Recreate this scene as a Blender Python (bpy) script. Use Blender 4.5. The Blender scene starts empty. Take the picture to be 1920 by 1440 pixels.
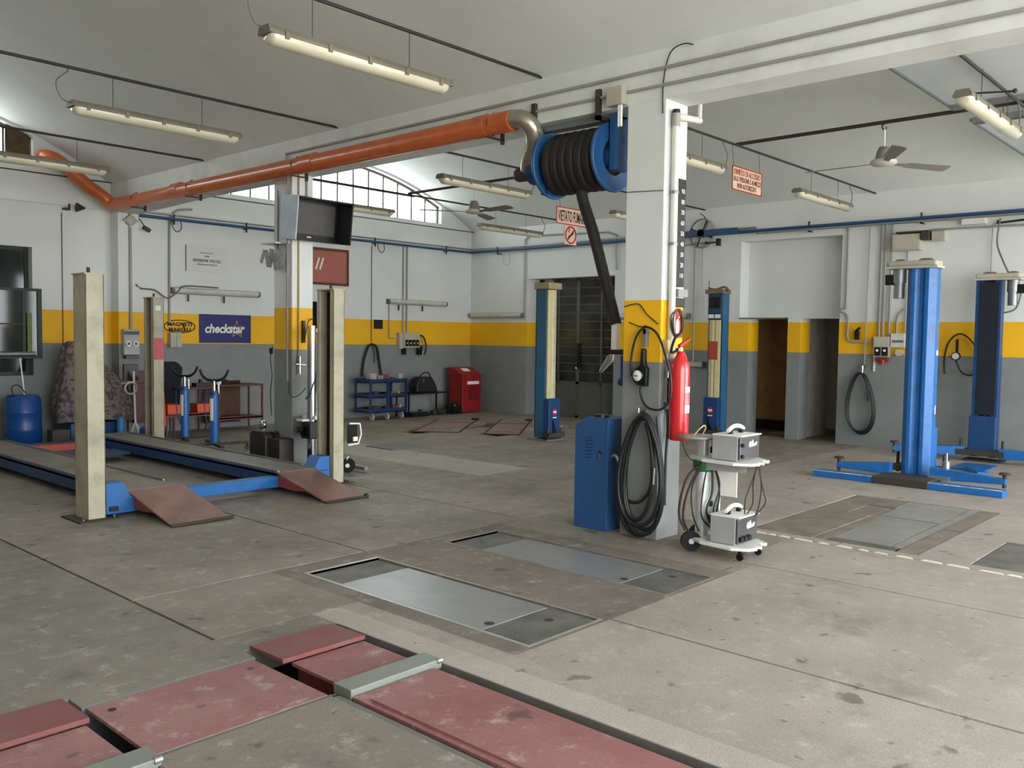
import bpy, math, random
from mathutils import Vector, Matrix
random.seed(7)
S = bpy.context.scene
C = S.collection

# ------------------------------------------------------------------ camera, sky, exposure
yaw, pitch, roll, FPX = 0.740224, -0.052684, 0.014146, 1660.24
fw = Vector((math.cos(pitch)*math.cos(yaw), math.cos(pitch)*math.sin(yaw), math.sin(pitch)))
r_ = fw.cross(Vector((0, 0, 1))).normalized(); u_ = r_.cross(fw)
cr, sr = math.cos(roll), math.sin(roll)
Rv = cr*r_ + sr*u_; Uv = -sr*r_ + cr*u_
camd = bpy.data.cameras.new('camera'); cam = bpy.data.objects.new('camera', camd); C.objects.link(cam)
camd.sensor_width = 36; camd.lens = FPX/1920*36; camd.clip_start = 0.05; camd.clip_end = 300
cam.matrix_world = Matrix(((Rv.x, Uv.x, -fw.x, 0), (Rv.y, Uv.y, -fw.y, 0), (Rv.z, Uv.z, -fw.z, 1.6), (0, 0, 0, 1)))
S.camera = cam
w = bpy.data.worlds.new('overcast_sky'); S.world = w; w.use_nodes = True
bg = w.node_tree.nodes['Background']
bg.inputs[0].default_value = (0.93, 0.97, 1.0, 1); bg.inputs[1].default_value = 5.5
S.view_settings.view_transform = 'Standard'; S.view_settings.look = 'None'
S.view_settings.exposure = 0.84; S.view_settings.gamma = 1.0
S.view_settings.use_curve_mapping = False
def portal(loc, rot, sx, sy):                    # sampling guides in the daylight openings (they emit nothing themselves)
    l = bpy.data.lights.new('opening_guide', 'AREA'); l.shape = 'RECTANGLE'; l.size = sx; l.size_y = sy
    l.cycles.is_portal = True
    o = bpy.data.objects.new('opening_guide', l); C.objects.link(o); o.location = loc; o.rotation_euler = rot
R90 = math.pi/2
portal((2.2, -3.05, 1.75), (R90, 0, 0), 6.6, 3.4)
portal((10.0, -3.05, 1.75), (R90, 0, 0), 6.8, 3.4)
portal((10.0, 13.95, 4.45), (-R90, 0, 0), 5.8, 1.1)
portal((2.2, 13.95, 4.45), (-R90, 0, 0), 5.8, 1.1)

# ------------------------------------------------------------------ materials
def lin(h):
    h = h.lstrip('#'); v = [int(h[i:i+2], 16)/255 for i in (0, 2, 4)]
    return tuple(c/12.92 if c <= .04045 else ((c+.055)/1.055)**2.4 for c in v)
_m = {}
def mat(name, hx, rough=.5, metal=0.0, var=.10, scale=6, bump=0.0, dirt=None, damt=.5, dscale=3, emit=0, coat=0, alpha=None, trans=0):
    if name in _m: return _m[name]
    m = bpy.data.materials.new(name); m.use_nodes = True; nt = m.node_tree; N = nt.nodes; L = nt.links
    b = N['Principled BSDF']; c = lin(hx)
    b.inputs['Roughness'].default_value = rough; b.inputs['Metallic'].default_value = metal
    if coat: b.inputs['Coat Weight'].default_value = coat
    if trans: b.inputs['Transmission Weight'].default_value = trans
    tc = N.new('ShaderNodeNewGeometry')
    no = N.new('ShaderNodeTexNoise'); no.inputs['Scale'].default_value = scale; no.inputs['Detail'].default_value = 5
    L.new(tc.outputs['Position'], no.inputs['Vector'])
    rp = N.new('ShaderNodeValToRGB'); rp.color_ramp.elements[0].position = .3; rp.color_ramp.elements[1].position = .7
    rp.color_ramp.elements[0].color = tuple(x*(1-var) for x in c)+(1,); rp.color_ramp.elements[1].color = tuple(min(1, x*(1+var)) for x in c)+(1,)
    L.new(no.outputs['Fac'], rp.inputs['Fac']); out = rp.outputs['Color']
    if dirt:
        n2 = N.new('ShaderNodeTexNoise'); n2.inputs['Scale'].default_value = dscale; n2.inputs['Detail'].default_value = 8; n2.inputs['Roughness'].default_value = .65
        L.new(tc.outputs['Position'], n2.inputs['Vector'])
        r2 = N.new('ShaderNodeValToRGB'); r2.color_ramp.elements[0].position = .48; r2.color_ramp.elements[1].position = .68
        r2.color_ramp.elements[0].color = (0, 0, 0, 1); r2.color_ramp.elements[1].color = (damt,)*3+(1,)
        L.new(n2.outputs['Fac'], r2.inputs['Fac'])
        mx = N.new('ShaderNodeMixRGB'); L.new(r2.outputs['Color'], mx.inputs['Fac']); L.new(out, mx.inputs['Color1'])
        mx.inputs['Color2'].default_value = lin(dirt)+(1,); out = mx.outputs['Color']
    L.new(out, b.inputs['Base Color'])
    if bump:
        bp = N.new('ShaderNodeBump'); bp.inputs['Strength'].default_value = bump; bp.inputs['Distance'].default_value = .01
        n3 = N.new('ShaderNodeTexNoise'); n3.inputs['Scale'].default_value = 60; n3.inputs['Detail'].default_value = 6
        L.new(tc.outputs['Position'], n3.inputs['Vector']); L.new(n3.outputs['Fac'], bp.inputs['Height']); L.new(bp.outputs['Normal'], b.inputs['Normal'])
    if emit:
        b.inputs['Emission Color'].default_value = c+(1,); b.inputs['Emission Strength'].default_value = emit
    _m[name] = m; return m

def band_mat(name, z1=1.42, z2=1.91):
    m = bpy.data.materials.new(name); m.use_nodes = True; nt = m.node_tree; N = nt.nodes; L = nt.links
    b = N['Principled BSDF']; g = N.new('ShaderNodeNewGeometry'); sp = N.new('ShaderNodeSeparateXYZ'); L.new(g.outputs['Position'], sp.inputs[0])
    def gt(v):
        n = N.new('ShaderNodeMath'); n.operation = 'GREATER_THAN'; n.inputs[1].default_value = v; L.new(sp.outputs['Z'], n.inputs[0]); return n.outputs[0]
    def tone(hx, var, sc):
        no = N.new('ShaderNodeTexNoise'); no.inputs['Scale'].default_value = sc; no.inputs['Detail'].default_value = 6; L.new(g.outputs['Position'], no.inputs['Vector'])
        rp = N.new('ShaderNodeValToRGB'); c = lin(hx); rp.color_ramp.elements[0].position = .3; rp.color_ramp.elements[1].position = .7
        rp.color_ramp.elements[0].color = tuple(x*(1-var) for x in c)+(1,); rp.color_ramp.elements[1].color = tuple(min(1, x*(1+var)) for x in c)+(1,)
        L.new(no.outputs['Fac'], rp.inputs['Fac']); return rp.outputs['Color']
    m1 = N.new('ShaderNodeMixRGB'); L.new(gt(z1), m1.inputs['Fac']); L.new(tone('#818483', .09, 2.5), m1.inputs['Color1']); L.new(tone('#efb513', .05, 2), m1.inputs['Color2'])
    m2 = N.new('ShaderNodeMixRGB'); L.new(gt(z2), m2.inputs['Fac']); L.new(m1.outputs[0], m2.inputs['Color1']); L.new(tone('#dcdedb', .05, 1.2), m2.inputs['Color2'])
    L.new(m2.outputs[0], b.inputs['Base Color']); b.inputs['Roughness'].default_value = .62
    bp = N.new('ShaderNodeBump'); bp.inputs['Strength'].default_value = .25; bp.inputs['Distance'].default_value = .01
    n3 = N.new('ShaderNodeTexNoise'); n3.inputs['Scale'].default_value = 25; n3.inputs['Detail'].default_value = 4
    L.new(g.outputs['Position'], n3.inputs['Vector']); L.new(n3.outputs['Fac'], bp.inputs['Height']); L.new(bp.outputs['Normal'], b.inputs['Normal'])
    return m

def concrete(name, hx, hx2, stain=.55, rough=.55):
    m = bpy.data.materials.new(name); m.use_nodes = True; nt = m.node_tree; N = nt.nodes; L = nt.links
    b = N['Principled BSDF']; g = N.new('ShaderNodeNewGeometry')
    def noise(sc, det, ro=.6):
        n = N.new('ShaderNodeTexNoise'); n.inputs['Scale'].default_value = sc; n.inputs['Detail'].default_value = det; n.inputs['Roughness'].default_value = ro
        L.new(g.outputs['Position'], n.inputs['Vector']); return n.outputs['Fac']
    def ramp(f, a, bb, ca, cb):
        r = N.new('ShaderNodeValToRGB'); r.color_ramp.elements[0].position = a; r.color_ramp.elements[1].position = bb
        r.color_ramp.elements[0].color = ca+(1,); r.color_ramp.elements[1].color = cb+(1,); L.new(f, r.inputs['Fac']); return r.outputs['Color']
    def mix(f, a, c2, mode='MIX'):
        n = N.new('ShaderNodeMixRGB'); n.blend_type = mode; L.new(f, n.inputs['Fac']); L.new(a, n.inputs['Color1'])
        if isinstance(c2, tuple): n.inputs['Color2'].default_value = c2+(1,)
        else: L.new(c2, n.inputs['Color2'])
        return n.outputs[0]
    col = ramp(noise(.9, 8), .34, .66, lin(hx), lin(hx2))
    col = mix(ramp(noise(7, 10, .75), .54, .68, (0,)*3, (.6,)*3), col, lin('#cdc7bc'))         # worn pale patches
    col = mix(ramp(noise(1.7, 9, .7), .56, .72, (0,)*3, (stain,)*3), col, lin('#4b443d'))     # oil and grime
    col = mix(ramp(noise(4.2, 4, .5), .655, .70, (0,)*3, (.6,)*3), col, lin('#38322d'))
    col = mix(ramp(noise(11, 3, .5), .68, .72, (0,)*3, (.5,)*3), col, lin('#3d3731'))      # spots
    col = mix(ramp(noise(90, 3, .6), .3, .7, (0,)*3, (.38,)*3), col, lin('#544d46'))         # fine grit
    L.new(col, b.inputs['Base Color'])
    rr = ramp(noise(3, 6), .3, .7, (rough-.12,)*3, (rough+.15,)*3); L.new(rr, b.inputs['Roughness'])
    bp = N.new('ShaderNodeBump'); bp.inputs['Strength'].default_value = .35; bp.inputs['Distance'].default_value = .01
    L.new(noise(30, 8, .7), bp.inputs['Height']); L.new(bp.outputs['Normal'], b.inputs['Normal'])
    return m

def checker_plate(name, hx, rough, metal, dark='#2a2724', scale=22, damt=.5):
    m = bpy.data.materials.new(name); m.use_nodes = True; nt = m.node_tree; N = nt.nodes; L = nt.links
    b = N['Principled BSDF']; g = N.new('ShaderNodeNewGeometry')
    mp = N.new('ShaderNodeMapping'); mp.inputs['Rotation'].default_value = (0, 0, .785); L.new(g.outputs['Position'], mp.inputs[0])
    w1 = N.new('ShaderNodeTexWave'); w1.inputs['Scale'].default_value = scale; L.new(mp.outputs[0], w1.inputs[0])
    w2 = N.new('ShaderNodeTexWave'); w2.inputs['Scale'].default_value = scale; w2.bands_direction = 'Y'; L.new(mp.outputs[0], w2.inputs[0])
    mm = N.new('ShaderNodeMath'); mm.operation = 'MULTIPLY'; L.new(w1.outputs['Fac'], mm.inputs[0]); L.new(w2.outputs['Fac'], mm.inputs[1])
    bp = N.new('ShaderNodeBump'); bp.inputs['Strength'].default_value = .7; bp.inputs['Distance'].default_value = .004
    L.new(mm.outputs[0], bp.inputs['Height']); L.new(bp.outputs['Normal'], b.inputs['Normal'])
    no = N.new('ShaderNodeTexNoise'); no.inputs['Scale'].default_value = 5; no.inputs['Detail'].default_value = 8; L.new(g.outputs['Position'], no.inputs['Vector'])
    rp = N.new('ShaderNodeValToRGB'); rp.color_ramp.elements[0].position = .38; rp.color_ramp.elements[1].position = .68
    c = lin(hx); d = lin(dark); rp.color_ramp.elements[1].color = tuple(a*(1-damt)+bb*damt for a, bb in zip(c, d))+(1,); rp.color_ramp.elements[0].color = c+(1,)
    L.new(no.outputs['Fac'], rp.inputs['Fac'])
    mx = N.new('ShaderNodeMixRGB'); mx.blend_type = 'MULTIPLY'; mx.inputs['Fac'].default_value = .5; L.new(rp.outputs['Color'], mx.inputs['Color1'])
    r3 = N.new('ShaderNodeValToRGB'); r3.color_ramp.elements[0].color = (.35,)*3+(1,); r3.color_ramp.elements[1].position = .5; L.new(mm.outputs[0], r3.inputs['Fac']); L.new(r3.outputs['Color'], mx.inputs['Color2'])
    L.new(mx.outputs[0], b.inputs['Base Color']); b.inputs['Roughness'].default_value = rough; b.inputs['Metallic'].default_value = metal
    return m

WALL = band_mat('banded_wall_paint')
WHITE = mat('white_plaster', '#dcdedb', .7, var=.04, scale=1.5, bump=.15, dirt='#a9a79e', damt=.3, dscale=2)
CEIL = mat('ceiling_plaster', '#dfe2de', .8, var=.03, scale=1, bump=.1, dirt='#c0c2bb', damt=.25, dscale=1.2)
FLOOR = concrete('worn_concrete', '#857c71', '#9f968a')
FLOOR2 = concrete('brown_patched_concrete', '#716860', '#847a71', .4)
FLOOR3 = concrete('pale_screed', '#aca69b', '#bdb7ac', .3)
FLOORR = concrete('daylit_concrete_tone', '#9c948a', '#b2aa9f', .45)  # worn concrete, its paler base tone standing in for daylight near the openings
FLOORD = concrete('grey_concrete', '#7c766c', '#8f887d', .6)
PIT = mat('pit_dark', '#1d1512', .9)
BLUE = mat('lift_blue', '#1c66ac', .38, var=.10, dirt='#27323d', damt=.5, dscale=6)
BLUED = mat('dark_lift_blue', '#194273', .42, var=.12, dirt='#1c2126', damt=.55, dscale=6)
BLUEC = mat('cabinet_blue', '#244f80', .5, var=.05, bump=.25)
BPIPE = mat('pipe_blue', '#284c74', .35, var=.08)
CREAM = mat('cream_post_paint', '#b3ac94', .5, var=.07, dirt='#77715d', damt=.5, dscale=4)
CREAMD = mat('yellowish_column', '#c8bd92', .5, var=.06, dirt='#7d7454', damt=.4, dscale=6)
GREYM = mat('grey_steel', '#8c8f90', .4, .6, dirt='#4a4744', damt=.4)
GALV = mat('galvanised', '#a9abab', .35, .75, var=.12)
CHROME = mat('chrome', '#d8d8d8', .12, 1.0, var=.03)
ALUF = mat('aluminium_flex', '#b3ab9a', .3, .85, var=.1)
BLACK = mat('black_rubber', '#0c0c0d', .85, var=.1)
BLACKP = mat('black_plastic', '#111113', .35)
DARK = mat('dark_rod', '#3b3835', .6, .3)
RUST = mat('grime_steel', '#463f38', .7, .3, var=.2, dirt='#241f1b')
PVC = mat('grey_pvc', '#9c9b93', .45, var=.05, dirt='#7e7b72', damt=.3)
BEIGE = mat('beige_box', '#b9b4a2', .5, var=.05, dirt='#7f7a68', damt=.4)
WHITEP = mat('white_plastic', '#e6e6e2', .35, var=.03)
LAMPB = mat('lamp_housing_grey', '#7b7565', .5, var=.08, dirt='#5a5547', damt=.5)
LAMPD = mat('lamp_diffuser_cream', '#d9d4bc', .22, var=.04, dirt='#b7ae8a', damt=.3, coat=.4)
ORANGE = mat('orange_pipe', '#c8642e', .32, var=.07, dirt='#9a4322', damt=.4, dscale=5, coat=.25)
ORANGEP = mat('orange_plastic', '#e2521c', .45)
REDP = concrete('faded_red_plate', '#8f5554', '#a37371', .3, .42)
RED = mat('red_paint', '#b01d20', .35, var=.05)
REDEXT = mat('extinguisher_red', '#c8242a', .22, var=.03, coat=.4)
MAROON = mat('maroon_metal', '#5b2a26', .5)
PADM = mat('pad_steel', '#98999a', .3, .35, var=.14, scale=3, dirt='#6b6964', damt=.5)
PADC = checker_plate('pad_checker', '#918f8a', .4, .5)
RAMPC = checker_plate('ramp_checker', '#b07f6f', .30, .35, '#5a3a30', 26, .5)
GREYP = mat('grey_bar_paint', '#80847d', .45, var=.06, dirt='#5b605e', damt=.4)
GLASSD = mat('dark_glass', '#1a201c', .08, 0, var=.3, scale=3)
GLASSB = mat('blown_glass', '#e8eef0', .5, trans=.9, var=0)
SCREEN = mat('screen_grey', '#4c4a48', .25)
PINK = mat('pinboard_pink', '#b0685a', .6, var=.04)
WOODB = mat('brown_wood', '#b58f5c', .6, var=.14, scale=4)
PAPER = mat('paper_white', '#eceae4', .7, var=.02)
NAVY = mat('sign_navy', '#1c1f6a', .5, var=.02)
GREEN = mat('green_tape', '#14662a', .6)
SIGNP = mat('sign_pinkish', '#dcb9a4', .6, var=.04, dirt='#c08c78', damt=.3)
INK = mat('ink_black', '#1a1614', .6)
SIGNR = mat('sign_red', '#a02c22', .6)
BLUEDRUM = mat('drum_blue', '#0f458a', .35, var=.05)
HOSEB = mat('hose_black', '#17191c', .45, var=.1)
LAMPO = mat('yellow_star', '#c8a23a', .6)

# ------------------------------------------------------------------ mesh builder
class M:
    def __init__(s): s.v = []; s.f = []; s.s = []
    def add(s, vs, fs, sm=False):
        o = len(s.v); s.v += [tuple(v) for v in vs]
        for f in fs: s.f.append(tuple(i+o for i in f)); s.s.append(sm)
        return s
    def box(s, a, b, rot=None, piv=None):
        x0, y0, z0 = a; x1, y1, z1 = b
        vs = [(x, y, z) for z in (z0, z1) for x, y in ((x0, y0), (x1, y0), (x1, y1), (x0, y1))]
        if rot is not None:
            p = Vector(piv if piv else ((x0+x1)/2, (y0+y1)/2, (z0+z1)/2)); vs = [p+rot@(Vector(v)-p) for v in vs]
        return s.add(vs, [(3, 2, 1, 0), (4, 5, 6, 7), (0, 1, 5, 4), (1, 2, 6, 5), (2, 3, 7, 6), (3, 0, 4, 7)])
    def cyl(s, p0, p1, r0, r1=None, n=12, cap=True):
        p0, p1 = Vector(p0), Vector(p1); r1 = r0 if r1 is None else r1
        d = (p1-p0).normalized(); a = d.orthogonal().normalized(); b = d.cross(a)
        ring = lambda p, r: [p+r*(math.cos(t)*a+math.sin(t)*b) for t in [2*math.pi*i/n for i in range(n)]]
        s.add(ring(p0, r0)+ring(p1, r1), [(i, (i+1) % n, n+(i+1) % n, n+i) for i in range(n)], True)
        if cap:
            s.add(ring(p0, r0), [tuple(range(n))[::-1]]); s.add(ring(p1, r1), [tuple(range(n))])
        return s
    def tube(s, pts, r, n=8, closed=False, smooth=4, rf=None):
        P = [Vector(p) for p in pts]
        if smooth and len(P) > 2:
            Q = []; m = len(P)
            for i in range(m if closed else m-1):
                g = (lambda k: P[k % m]) if closed else (lambda k: P[min(max(k, 0), m-1)])
                a, b, c, d = g(i-1), g(i), g(i+1), g(i+2)
                for j in range(smooth):
                    t = j/smooth; Q.append(.5*((2*b)+(c-a)*t+(2*a-5*b+4*c-d)*t*t+(3*b-a-3*c+d)*t**3))
            if not closed: Q.append(P[-1])
            P = Q
        m = len(P); vs = []; N = None
        for i, p in enumerate(P):
            t = (P[(i+1) % m]-P[i-1]) if closed else (P[min(i+1, m-1)]-P[max(i-1, 0)])
            if t.length < 1e-9: t = Vector((0, 0, 1))
            t.normalize()
            N = t.orthogonal().normalized() if N is None else (N-t*N.dot(t)).normalized()
            B = t.cross(N); rr = r*(rf(i, m) if rf else 1)
            vs += [p+rr*(math.cos(2*math.pi*k/n)*N+math.sin(2*math.pi*k/n)*B) for k in range(n)]
        fs = [(i*n+k, i*n+(k+1) % n, ((i+1) % m)*n+(k+1) % n, ((i+1) % m)*n+k) for i in range(m if closed else m-1) for k in range(n)]
        s.add(vs, fs, True)
        if not closed:
            s.add(vs[:n], [tuple(range(n))[::-1]]); s.add(vs[-n:], [tuple(range(n))])
        return s
    def lathe(s, prof, c=(0, 0, 0), n=20, axis='z'):
        vs = []
        for r, h in prof:
            for i in range(n):
                a = 2*math.pi*i/n; x, y = r*math.cos(a), r*math.sin(a)
                v = (x, y, h) if axis == 'z' else ((h, x, y) if axis == 'x' else (y, h, x))
                vs.append((v[0]+c[0], v[1]+c[1], v[2]+c[2]))
        fs = [(k*n+i, k*n+(i+1) % n, (k+1)*n+(i+1) % n, (k+1)*n+i) for k in range(len(prof)-1) for i in range(n)]
        return s.add(vs, fs, True)
    def prism(s, poly, h0, h1, plane='xz'):
        f = {'xy': lambda a, b, h: (a, b, h), 'xz': lambda a, b, h: (a, h, b), 'yz': lambda a, b, h: (h, a, b)}[plane]
        n = len(poly)
        return s.add([f(a, b, h0) for a, b in poly]+[f(a, b, h1) for a, b in poly],
                     [tuple(range(n))[::-1], tuple(range(n, 2*n))]+[(i, (i+1) % n, n+(i+1) % n, n+i) for i in range(n)])
    def sphere(s, c, r, n=12, m=8, sc=(1, 1, 1)):
        pr = [(r*math.sin(math.pi*k/m), -r*math.cos(math.pi*k/m)) for k in range(m+1)]
        o = len(s.v); s.lathe(pr, (0, 0, 0), n)
        for i in range(o, len(s.v)): v = s.v[i]; s.v[i] = (c[0]+v[0]*sc[0], c[1]+v[1]*sc[1], c[2]+v[2]*sc[2])
        return s
    def xf(s, mtx):
        s.v = [tuple(mtx@Vector(v)) for v in s.v]; return s
    def obj(s, name, m, parent=None, bev=0, label=None):
        me = bpy.data.meshes.new(name)
        if parent is None:
            xs, ys, zs = zip(*s.v); c = ((min(xs)+max(xs))/2, (min(ys)+max(ys))/2, min(zs))
        elif parent.get('_w'): c = world_off(parent)
        elif parent.name in OFF: c = OFF[parent.name]
        else: c = (0, 0, 0)
        me.from_pydata([(x-c[0], y-c[1], z-c[2]) for x, y, z in s.v], [], s.f)
        me.polygons.foreach_set('use_smooth', s.s); me.materials.append(m)
        import bmesh
        bm = bmesh.new(); bm.from_mesh(me); bmesh.ops.recalc_face_normals(bm, faces=bm.faces); bm.to_mesh(me); bm.free()
        o = bpy.data.objects.new(name, me); C.objects.link(o)
        if parent is None: o.location = c; OFF[o.name] = c
        else:
            o.parent = parent; OFF[o.name] = c
        if bev:
            b = o.modifiers.new('b', 'BEVEL'); b.width = bev; b.segments = 2; b.limit_method = 'ANGLE'
        if label: o['label'] = label
        return o
OFF = {}
WOFF = {}
def world_off(p): return WOFF[p.name]
def tag(o, label, cat, group=None):
    o['label'] = label; o['category'] = cat
    if group: o['group'] = group
    return o
def thing(name, label, cat, loc=(0, 0, 0), rotz=0, group=None):   # parts in local coordinates
    o = bpy.data.objects.new(name, None); C.objects.link(o); o.location = loc; o.rotation_euler = (0, 0, rotz); o.empty_display_size = .1
    OFF[o.name] = (0, 0, 0)
    return tag(o, label, cat, group)
def wthing(name, label, cat, loc, group=None):                    # parts given in world coordinates
    o = thing(name, label, cat, loc, 0, group); OFF[o.name] = tuple(loc); return o
def struct(o): o['kind'] = 'structure'; return o
def dup(root, loc, rotz=None, label=None, group=None):
    r = root.copy(); C.objects.link(r); r.location = loc
    if rotz is not None: r.rotation_euler = (0, 0, rotz)
    if label: r['label'] = label
    if group: r['group'] = group
    for ch in list(root.children):
        c = ch.copy(); C.objects.link(c); c.parent = r
        for g in ch.children:
            d = g.copy(); C.objects.link(d); d.parent = c
    OFF[r.name] = OFF.get(root.name, (0, 0, 0))
    return r
def B(a, b): return M().box(a, b)
def text(s, name, m, parent, origin, right, up, w, h, depth=.0015, shear=0, label=None, bold=0):
    """flat lettering fitted into w x h, lower-left corner at origin (world or thing coordinates like its neighbours)"""
    cu = bpy.data.curves.new(name, 'FONT'); cu.body = s; cu.extrude = .02; cu.shear = shear; cu.resolution_u = 3; cu.offset = bold
    o = bpy.data.objects.new(name, cu); C.objects.link(o)
    dg = bpy.context.evaluated_depsgraph_get(); dg.update(); me = bpy.data.meshes.new_from_object(o.evaluated_get(dg))
    bpy.data.objects.remove(o); vs = [v.co.copy() for v in me.vertices]; fs = [tuple(p.vertices) for p in me.polygons]
    x0 = min(v.x for v in vs); x1 = max(v.x for v in vs); y0 = min(v.y for v in vs); y1 = max(v.y for v in vs)
    R = Vector(right); U = Vector(up); Nn = R.cross(U); O = Vector(origin)
    mb = M(); mb.add([O+R*((v.x-x0)/(x1-x0)*w)+U*((v.y-y0)/(y1-y0)*h)+Nn*(v.z/.04*depth+depth/2) for v in vs], fs)
    bpy.data.meshes.remove(me)
    return mb.obj(name, m, parent, label=label)
# ------------------------------------------------------------------ room shell
def cells(mb, rects, holes, z0=-.14, z1=0.0):
    """slab with square-cut holes: only the faces that show"""
    xs = sorted({v for r in rects+holes for v in (r[0], r[1])}); ys = sorted({v for r in rects+holes for v in (r[2], r[3])})
    ins = lambda x, y: any(r[0] < x < r[1] and r[2] < y < r[3] for r in rects) and not any(r[0] < x < r[1] and r[2] < y < r[3] for r in holes)
    on = {}
    for i in range(len(xs)-1):
        for j in range(len(ys)-1):
            on[i, j] = ins((xs[i]+xs[i+1])/2, (ys[j]+ys[j+1])/2)
    for (i, j), k in on.items():
        if not k: continue
        a, b, c, d = xs[i], xs[i+1], ys[j], ys[j+1]
        mb.add([(a, c, z1), (b, c, z1), (b, d, z1), (a, d, z1)], [(0, 1, 2, 3)])
        for di, dj, p, q in ((-1, 0, (a, d), (a, c)), (1, 0, (b, c), (b, d)), (0, -1, (a, c), (b, c)), (0, 1, (b, d), (a, d))):
            if not on.get((i+di, j+dj), False):
                mb.add([p+(z0,), q+(z0,), q+(z1,), p+(z1,)], [(0, 1, 2, 3)])
    return mb
floor = struct(B((-1.8, -3.2, -.5), (17.2, 14.2, -.32)).obj('floor', PIT))
g = .010
RED_H = [(-.5, 1.5, 1.2, 3.96), (1.5, 2.335, 3.19, 3.83), (2.335, 2.93, -1.2, 3.96), (-.5, 1.5, -1.2, 1.2), (1.5, 2.335, -1.2, 3.19)]
PADS = [(3.42, 4.02, 2.98, 4.95), (4.72, 5.28, 2.98, 4.96)]
FARR = [(9.6, 11.9, 10.9, 11.5), (10.35, 12.65, 9.75, 10.25)]
COVER = [(6.96, 9.28, 2.18, 3.55), (6.96, 7.97, -1.0, 1.82)]
for rects, holes, mt in (
        ([(-1.6, 2.32-g, 4.2, 13.8)], [], FLOORD),
        ([(2.32+g, 4.07-g, 5.17+g, 13.8)], [], FLOOR),
        ([(4.07+g, 5.8-g, 5.17+g, 13.8)], [], FLOOR),
        ([(2.32+g, 3.26, 4.2+g, 5.17-g)], [], FLOOR),
        ([(3.26, 5.5, 2.93, 5.17-g)], PADS, FLOOR2),
        ([(-1.6, 2.93, -3, 4.2)], RED_H, FLOORD),
        ([(2.93, 3.12, -3, 4.2)], [], FLOOR3),
        ([(3.12, 4.07-g, -3, 2.93), (3.12, 3.26, 2.93, 4.2)], [], FLOORR),
        ([(4.07+g, 5.8-g, -3, 2.93)], [], FLOORR),
        ([(5.5, 6.82-g, 3.1+g, 5.17-g), (5.5, 5.8-g, 2.93, 3.1+g)], [], FLOOR),
        ([(5.8+g, 6.82-g, -3, 3.1-g)], [], FLOORR),
        ([(6.82+g, 13.9, -3, 5.17-g)], COVER, FLOORR),
        ([(5.8+g, 13.9, 5.17+g, 13.8)], [(7.25, 8.1, 7.1, 12.2)]+FARR, FLOOR),
        ([(7.25, 8.1, 7.1, 12.2)], [], FLOOR3),
        ([(13.9, 17.0, 5.3, 8.4)], [], FLOOR2),
        ([(13.9, 15.4, 9.4, 12.7)], [], FLOOR2),
        ([(1.5, 2.335-.02, -1.2, 3.17)], [], FLOORD)):
    cells(M(), rects, holes).obj('floor_slab', mt, floor)
# the worn white line that runs along the joint by the covered pit
ln = M()
y = 3.6; random.seed(3)
while y > -1.0:
    d = random.uniform(.06, .16); wv = random.uniform(.012, .03)
    ln.prism([(6.80, y), (6.83+wv, y-.02), (6.82+wv, y-d), (6.79, y-d-.03)], 0.0005, .002, 'xy'); y -= d+random.uniform(.02, .08)
ln = tag(ln.obj('painted_line', mat('line_white', '#d8d2bc', .7)), 'worn broken white paint line along the floor joint', 'floor marking')

# vaulted ceiling: two bays, circular section
def vault(xc, x):  # height of the vault underside
    return -2.05+math.sqrt(49-(x-xc)**2)
XC = (2.165, 10.015)
cm = M()
for k, (a, b) in enumerate(((-1.62, 5.95), (6.23, 13.82))):
    n = 40; xs = [a+(b-a)*i/n for i in range(n+1)]
    for th, fl in ((0, 1), (.16, 0)):
        vs = [(x, y, vault(XC[k], x)+th) for x in xs for y in (-3.1, 14.1)]
        cm.add(vs, [(2*i, 2*i+1, 2*i+3, 2*i+2) for i in range(n)], True)
ceiling = struct(cm.obj('ceiling', CEIL))
# beams
beam = M().box((5.93, -3.05, 3.465), (6.25, 13.8, 4.05)).prism([(13.8, 3.40), (13.2, 3.415), (12.2, 3.44), (11.3, 3.462), (11.3, 3.47), (13.8, 3.47)], 5.93, 6.25, 'yz')
struct(beam.obj('trim_1', WHITE, bev=.012))
struct(B((-1.95, -3.05, 3.465), (-1.6, 13.8, 4.05)).obj('trim_2', WHITE))
struct(B((13.8, -3.05, 3.9), (14.0, 13.8, 4.2)).obj('trim_3', WHITE))

def wall_x(mb, x0, x1, y, th, z0, z1, holes):       # wall in the XZ plane with rectangular holes (x0,x1,z0,z1)
    xs = sorted({x0, x1}|{v for h in holes for v in h[:2]}); zs = sorted({z0, z1}|{v for h in holes for v in h[2:]})
    for i in range(len(xs)-1):
        for j in range(len(zs)-1):
            cx, cz = (xs[i]+xs[i+1])/2, (zs[j]+zs[j+1])/2
            if any(h[0] < cx < h[1] and h[2] < cz < h[3] for h in holes): continue
            mb.box((xs[i], y, zs[j]), (xs[i+1], y+th, zs[j+1]))
    return mb
def wall_y(mb, y0, y1, x, th, z0, z1, holes):
    ys = sorted({y0, y1}|{v for h in holes for v in h[:2]}); zs = sorted({z0, z1}|{v for h in holes for v in h[2:]})
    for i in range(len(ys)-1):
        for j in range(len(zs)-1):
            cy, cz = (ys[i]+ys[i+1])/2, (zs[j]+zs[j+1])/2
            if any(h[0] < cy < h[1] and h[2] < cz < h[3] for h in holes): continue
            mb.box((x, ys[i], zs[j]), (x+th, ys[i+1], zs[j+1]))
    return mb
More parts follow.
